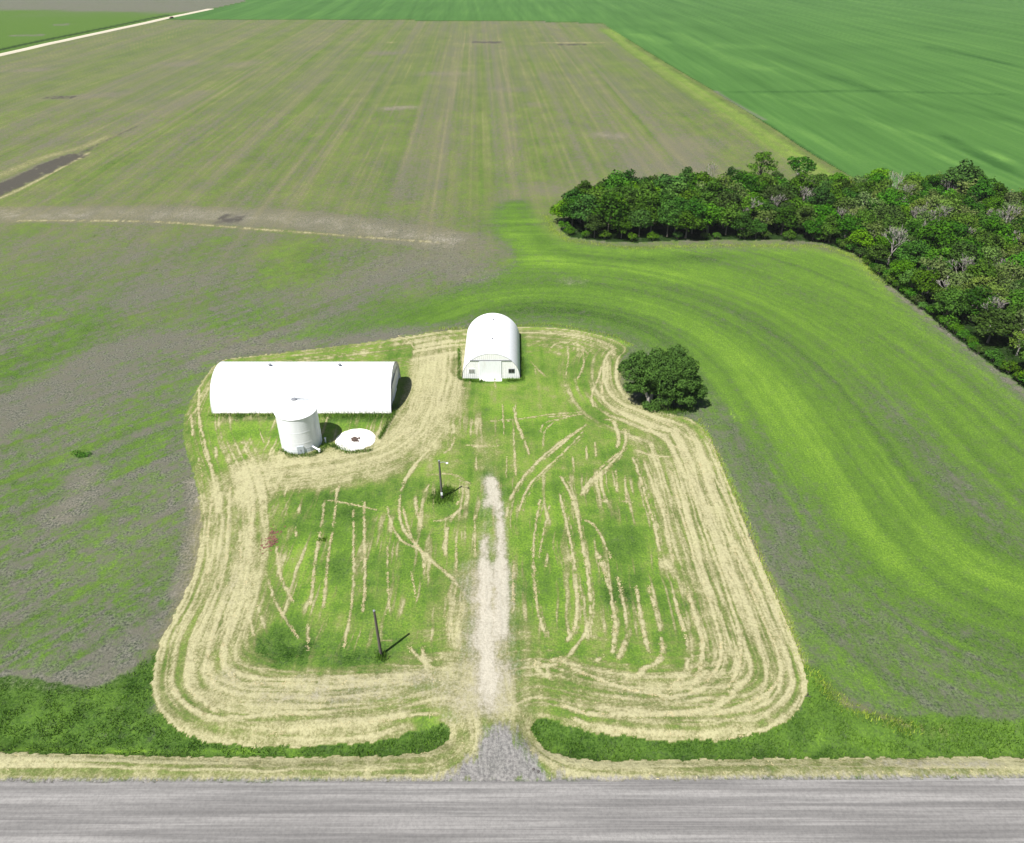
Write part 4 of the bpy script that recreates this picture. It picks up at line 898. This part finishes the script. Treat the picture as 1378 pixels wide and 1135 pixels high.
for i in range(2): proto(('dead', i), 10, 3.2, 4, 8, 22, .34, 'olive', seed=50 + i, pr=(.5, .8), dead=True)
for i in range(2): proto(('shrub', i), 3.4, 2.3, .0, 14, 70, .34, 'mid', seed=60 + i, r0=.07, stems=3)
for i in range(1): proto(('yellow', i), 7, 2.6, .6, 16, 80, .36, 'yellow', seed=65 + i)
proto(('open', 0), 12, 3.0, 3.0, 26, 95, .36, 'mid', seed=70, pr=(.6, 1.15), r0=.2, tr_k=15); proto(('open', 1), 11, 3.4, 3.5, 22, 90, .36, 'dark', seed=71, pr=(.55, 1.05), r0=.18, bark=M_BARKG, tr_k=12)
used_labels = set()
def plant(key, X_, Y_, s, label, name, group='trees of the grove', sz=1.0, cat='tree'):
    cm, tm, Hh = PROT[key]
    r_ = thing(name, label, cat, (X_, Y_, hz(X_, Y_)), random.uniform(0, 6.28), group); r_.scale = (s, s, s * sz)
    link('crown', cm, r_); link('trunk', tm, r_)
    assert label not in used_labels, label
    used_labels.add(label)
    return r_
def proj(X_, Y_, Z_=0):
    d_ = Y_ * cP + (H - Z_) * sP; up = Y_ * sP - (H - Z_) * cP; return 689 + F * X_ / d_, 567.5 - F * up / d_
pts = []
rd = random.Random(5)
GF = GROVE_FRONT
lo, hi = GROVE.min(0), GROVE.max(0)
for t in range(60000):
    a, b = rd.uniform(lo[0], hi[0]), rd.uniform(lo[1], hi[1])
    if not in_poly(np.array([a]), np.array([b]), GROVE)[0]: continue
    if proj(a, b)[0] > 1400: continue
    if all((a - c[0])**2 + (b - c[1])**2 > 4.6**2 for c in pts): pts.append((a, b))
P_ = np.array(pts); dF, _, aF, LF = dist_line(P_[:, 0], P_[:, 1], smooth_poly(GF, 1)); dB, _, _, _ = dist_line(P_[:, 0], P_[:, 1], GROVE_BACK)
keep = dF > 1.6
P_, dF, aF, dB = P_[keep], dF[keep], aF[keep], dB[keep]
print('grove trees', len(P_))
rowi = (dF / 6.0).astype(int); kinds = []
for (a, b), dd in zip(P_, dF):
    u_, v_ = proj(a, b, 8); right = max(0, min(1, (u_ - 1000) / 250)) * (1 if v_ < 400 else .5)
    w_ = [('dark', .42 - .22 * right), ('mid', .30), ('bright', .16 - .1 * right), ('olive', .08 + .22 * right), ('dead', .03 + .10 * right), ('yellow', .004 + .012 * right)]
    if dd < 5: w_ = [('dark', .4), ('mid', .35), ('bright', .22), ('olive', .05)]
    if u_ < 900: w_ = [('dark', .5), ('mid', .22), ('bright', .26), ('olive', .03)]
    r = rd.random() * sum(q[1] for q in w_)
    for kk, q in w_:
        r -= q
        if r <= 0: break
    kinds.append(kk)
ORD = ['first','second','third','fourth','fifth','sixth','seventh','eighth','ninth','tenth','eleventh','twelfth','thirteenth','fourteenth','fifteenth','sixteenth','seventeenth','eighteenth','nineteenth']
TENS = {20: 'twentieth', 30: 'thirtieth', 40: 'fortieth', 50: 'fiftieth', 60: 'sixtieth', 70: 'seventieth', 80: 'eightieth'}; TT = {20: 'twenty', 30: 'thirty', 40: 'forty', 50: 'fifty', 60: 'sixty', 70: 'seventy', 80: 'eighty'}
def ordn(n):
    if n <= 19: return ORD[n - 1]
    t = n // 10 * 10; return TENS[t] if n % 10 == 0 else TT[t] + '-' + ORD[n % 10 - 1]
DESC = dict(dark='dark green dense tree', mid='mid green bushy tree', bright='bright green leafy tree', olive='pale olive thin-crowned tree', dead='grey half-dead tree', yellow='yellow green small tree')
NAME = dict(dark='broadleaf_tree', mid='broadleaf_tree', bright='broadleaf_tree', olive='thin_crowned_tree', dead='dead_tree', yellow='young_tree')
for rw in sorted(set(rowi)):
    for kk in DESC:
        ids = [i for i in range(len(P_)) if rowi[i] == rw and kinds[i] == kk]; ids.sort(key=lambda i: aF[i])
        for n_, i in enumerate(ids):
            rowname = 'front grove row' if rw == 0 else ordn(rw + 1) + ' grove row from the front'
            kset = {'dark': 3, 'mid': 3, 'bright': 2, 'olive': 2, 'dead': 2, 'yellow': 1}[kk]
            lab = f'{DESC[kk]}, {ordn(n_ + 1)} such from the left, {rowname}'
            edge = min(1, .78 + dF[i] * .035) if dF[i] < 8 else 1.0
            u_, _v = proj(*P_[i]); taper = .72 + .28 * min(1, max(0, (u_ - 745) / 60)); taper *= (.84 if u_ > 1000 else 1.0)
            s = rd.uniform(.82, 1.16) * edge * taper
            tr_ = plant((kk, rd.randrange(kset)), P_[i][0], P_[i][1], s, lab, NAME[kk]); q_ = rd.uniform(1.15, 1.5); tr_.scale = (s * q_, s * q_, s * rd.uniform(.9, 1.3))
# bushes along the front
sf = smooth_poly(GF, 1); seg = np.hypot(*(sf[1:] - sf[:-1]).T); cs = np.concatenate([[0], np.cumsum(seg)])
t = 1.0; n_ = 0
while t < cs[-1] - 2:
    a = np.interp(t, cs, sf[:, 0]); b = np.interp(t, cs, sf[:, 1])
    if proj(a, b)[0] > 1385: break
    n_ += 1
    plant(('shrub', n_ % 2), a + rd.uniform(-.3, .9), b + rd.uniform(.4, 1.8), rd.uniform(.55, 1.0), f'low green bush, {ordn(n_)} from the left along the front foot of the grove', 'shrub', 'bushes at the foot of the grove', cat='shrub')
    t += rd.uniform(2.0, 9.0) if proj(a, b)[0] < 1120 else rd.uniform(1.6, 4.2)
# tall individuals standing out at the back
def special(key, base, top, label, wide=1.0, name='broadleaf_tree'):
    X_, Y_ = g(*base); hh = 3
    lo_, hi_ = 2, 40
    for _ in range(40):
        mm = (lo_ + hi_) / 2
        if proj(X_, Y_, mm)[1] > top: lo_ = mm
        else: hi_ = mm
    Hh = PROT[key][2]; r_ = plant(key, X_, Y_, 1, label, name, None); s_ = lo_ / Hh; r_.scale = (s_ * wide, s_ * wide, s_)
special(('open', 0), (1020, 258), 203, 'tall open-crowned green tree rising highest above the back of the grove', 1.35)
special(('open', 1), (1072, 258), 207, 'tall sparse tree with forked top next to the tallest one at the back', 1.4)
special(('dead', 0), (953, 266), 216, 'narrow grey nearly bare tree sticking up from the back edge of the grove', .75, 'dead_tree')
special(('dark', 1), (978, 268), 226, 'narrow dark tree between the bare grey tree and the tallest tree', .62)
special(('mid', 0), (918, 272), 226, 'light green round tree standing left of the bare grey tree', .8)
special(('dark', 0), (1283, 278), 218, 'big round dark tree rising highest at the right end of the grove', 1.15)
special(('mid', 1), (1305, 285), 236, 'broad green tree right beside the big dark one at the right end', 1.1)
special(('dead', 1), (1250, 276), 228, 'leafless grey brown tree just left of the big dark right-hand tree', .7, 'dead_tree')
special(('dead', 1), (1180, 276), 240, 'grey leafless tree behind the middle of the right half of the grove', 1.0, 'dead_tree')
special(('dead', 0), (1240, 345), 290, 'pale grey dead tree in the thick of the right half of the grove', .9, 'dead_tree')
special(('dead', 1), (1350, 350), 285, 'large pale grey bare tree at the right edge of the picture', 1.2, 'dead_tree')

# the lone yard tree : several stems, wide layered crown
tx, ty = g(885, 543)
yt = thing('yard_tree', 'large dark round spreading tree standing alone beside the mown yard', 'tree', (tx, ty, hz(tx, ty)))
yt.scale = (.95, .95, .97); rd = random.Random(12); puffs = []
def lobe(c, R3, n, rr):
    for i in range(n):
        el = math.asin(rd.uniform(-.45, 1)); a = i * 2.399 + rd.uniform(-.3, .3); k_ = rd.uniform(.6, .95)
        r = rd.uniform(*rr); puffs.append(((c[0] + R3[0] * k_ * math.cos(el) * math.cos(a), c[1] + R3[1] * k_ * math.cos(el) * math.sin(a), c[2] + R3[2] * k_ * math.sin(el)), (r, r, r * .7)))
lobe((1.9, 1.2, 6.0), (5.6, 5.2, 4.9), 74, (1.2, 2.1)); lobe((-4.6, 1.8, 7.0), (3.3, 3.6, 3.2), 24, (1.0, 1.6)); lobe((5.2, -.6, 4.6), (3.4, 3.4, 3.0), 20, (1.0, 1.6)); lobe((-5.2, -1.2, 3.6), (2.1, 2.0, 1.6), 10, (.8, 1.2)); lobe((1.5, 1.2, 5.6), (3, 3, 3), 12, (1.6, 2.0))
lobe((3.5, -.5, 2.9), (5.0, 4.4, 1.8), 20, (1.0, 1.6)); lobe((-1.6, -2.6, 1.0), (1.6, .8, .7), 6, (.7, 1.0)); lobe((-3.2, .6, 3.2), (2.6, 2.2, 1.4), 9, (.9, 1.3))
me = leaves_mesh('crown', puffs, 330, .34, leaf_mat('yard_tree_leaves', (.018, .046, .007), (.060, .130, .018), objvar=False), 77); link('crown', me, yt)
mb = MB()
for (ox, oy, lx, ly, hh) in ((-2.2, -1.4, -4.4, .6, 5.6), (0, 0, 1.6, 1.5, 5.5), (1.8, .4, 5.0, -.4, 4.2), (-1.4, .4, -1.0, 2.0, 6.5)):
    mb.tube([(ox, oy, -.3), (ox * .9 + lx * .1, oy, hh * .35), (lx * .6 + ox * .4, ly * .6, hh * .75), (lx, ly, hh)], [.42, .33, .26, .16], 9)
    fk = Vector((lx * .6 + ox * .4, ly * .6, hh * .75))
    for (p, r) in puffs:
        if (Vector(p) - Vector((lx, ly, hh))).length < 3.6 and rd.random() < .35:
            mb.tube([fk, fk.lerp(Vector(p), .5) + Vector((0, 0, .25)), p], [.15, .09, .03], 5, False)
mb.build('trunk', M_BARKG, yt, True)

# weed clumps in the crop
def clump(q, r, label, name='weed_clump'):
    X_, Y_ = g(*q); rg = random.Random(int(q[0])); pf = [((rg.uniform(-r, r), rg.uniform(-r * .5, r * .5), .15), (r * .6, r * .5, .35)) for _ in range(6)]
    me = leaves_mesh(name, pf, 500, .16, LM['bright'], int(q[0])); o = link(name, me); o.location = (X_, Y_, hz(X_, Y_)); tag(o, label, 'weeds')
clump((110, 612), 1.3, 'dark green oval weed patch alone in the left field')
clump((433, 727), .6, 'small dark weed clump in the mown grass of the left lawn')
# reddish debris beside the left lawn
X_, Y_ = g(364, 727); mb = MB(); rd = random.Random(8)
for i in range(110): mb.box((rd.gauss(0, .5), rd.gauss(0, 1.3), rd.uniform(.02, .12)), (rd.uniform(.1, .5), rd.uniform(.08, .3), rd.uniform(.03, .1)), rd.uniform(0, 3))
tag(mb.build('scrap_heap', M_RUST), 'reddish brown patch of debris at the left edge of the inner lawn', 'debris').location = (X_, Y_, hz(X_, Y_))
# culvert end stones at the entrance
for (q, lab) in (((718, 1036), 'dark stone right of the driveway mouth, the left one of two'), ((724.5, 1039), 'dark stone right of the driveway mouth, the right one of two')):
    X_, Y_ = g(*q); mb = MB(); mb.lathe((0, 0, 0), [(.10, -.05), (.17, .05), (.15, .14), (.06, .2)], 7); tag(mb.build('stone', M_STONE), lab, 'stone', 'stones at the driveway mouth').location = (X_, Y_, hz(X_, Y_))
X_, Y_ = g(1085, 938); mb = MB(); mb.tube([(-.5, 0, .03), (.1, .05, .1), (.55, 0, .06)], .05, 6); mb.tube([(0, 0, 0), (.05, 0, .9)], .05, 6)
tag(mb.build('marker_post', M_WOOD), 'short dark post at the lower right corner of the mown yard', 'post').location = (X_, Y_, hz(X_, Y_))

# far vehicle on the gravel road
X_, Y_ = g(231, 25.5); car = thing('parked_car', 'tiny dark red vehicle on the cream gravel road far away', 'car', (X_, Y_, .25), R_(62))
M_CAR = simple('dark_red_paint', (.10, .02, .018), .35, .1, 2, .5); M_TYRE = simple('tyre_rubber', (.02, .02, .02), .8)
mb = MB()
prof = [(-2.4, .45), (-2.4, 1.05), (-1.0, 1.15), (-.6, 1.75), (1.4, 1.8), (2.0, 1.2), (2.4, 1.1), (2.4, .45)]
V = [(a, s_ * (.95 if b < 1.3 else .8), b) for s_ in (-1, 1) for a, b in prof]; n = len(prof)
mb.add(V, [tuple(range(n)), tuple(range(2 * n - 1, n - 1, -1))] + [(i, (i + 1) % n, n + (i + 1) % n, n + i)[::-1] for i in range(n)]); mb.build('body', M_CAR, car)
mb = MB(); mb.box((.35, 0, 1.5), (1.9, 1.74, .34)); mb.build('window', M_DARK, car)
for a in (-1.5, 1.5):
    for s_ in (-1, 1):
        mb = MB(); mb.tube([(a, s_ * .98, .38), (a, s_ * .74, .38)], .38, 14); mb.build('wheel', M_TYRE, car, True)

# ------------------------------------------------------------------ the air
me = bpy.data.meshes.new('haze'); a = 9000.0; z0, z1 = -3.0, 95.0
me.from_pydata([(-a, -400, z0), (a, -400, z0), (a, 8000, z0), (-a, 8000, z0), (-a, -400, z1), (a, -400, z1), (a, 8000, z1), (-a, 8000, z1)], [], [(3, 2, 1, 0), (4, 5, 6, 7), (0, 1, 5, 4), (1, 2, 6, 5), (2, 3, 7, 6), (3, 0, 4, 7)])
hm = bpy.data.materials.new('haze'); hm.use_nodes = True; t = hm.node_tree; t.nodes.remove(t.nodes['Principled BSDF'])
pv = t.nodes.new('ShaderNodeVolumePrincipled'); pv.inputs['Color'].default_value = (.93, .96, 1, 1); pv.inputs['Density'].default_value = .00006; pv.inputs['Anisotropy'].default_value = .1
t.links.new(pv.outputs[0], t.nodes['Material Output'].inputs['Volume']); me.materials.append(hm)
tag(link('haze', me), 'thin pale summer haze over the distant fields', 'haze', kind='stuff')
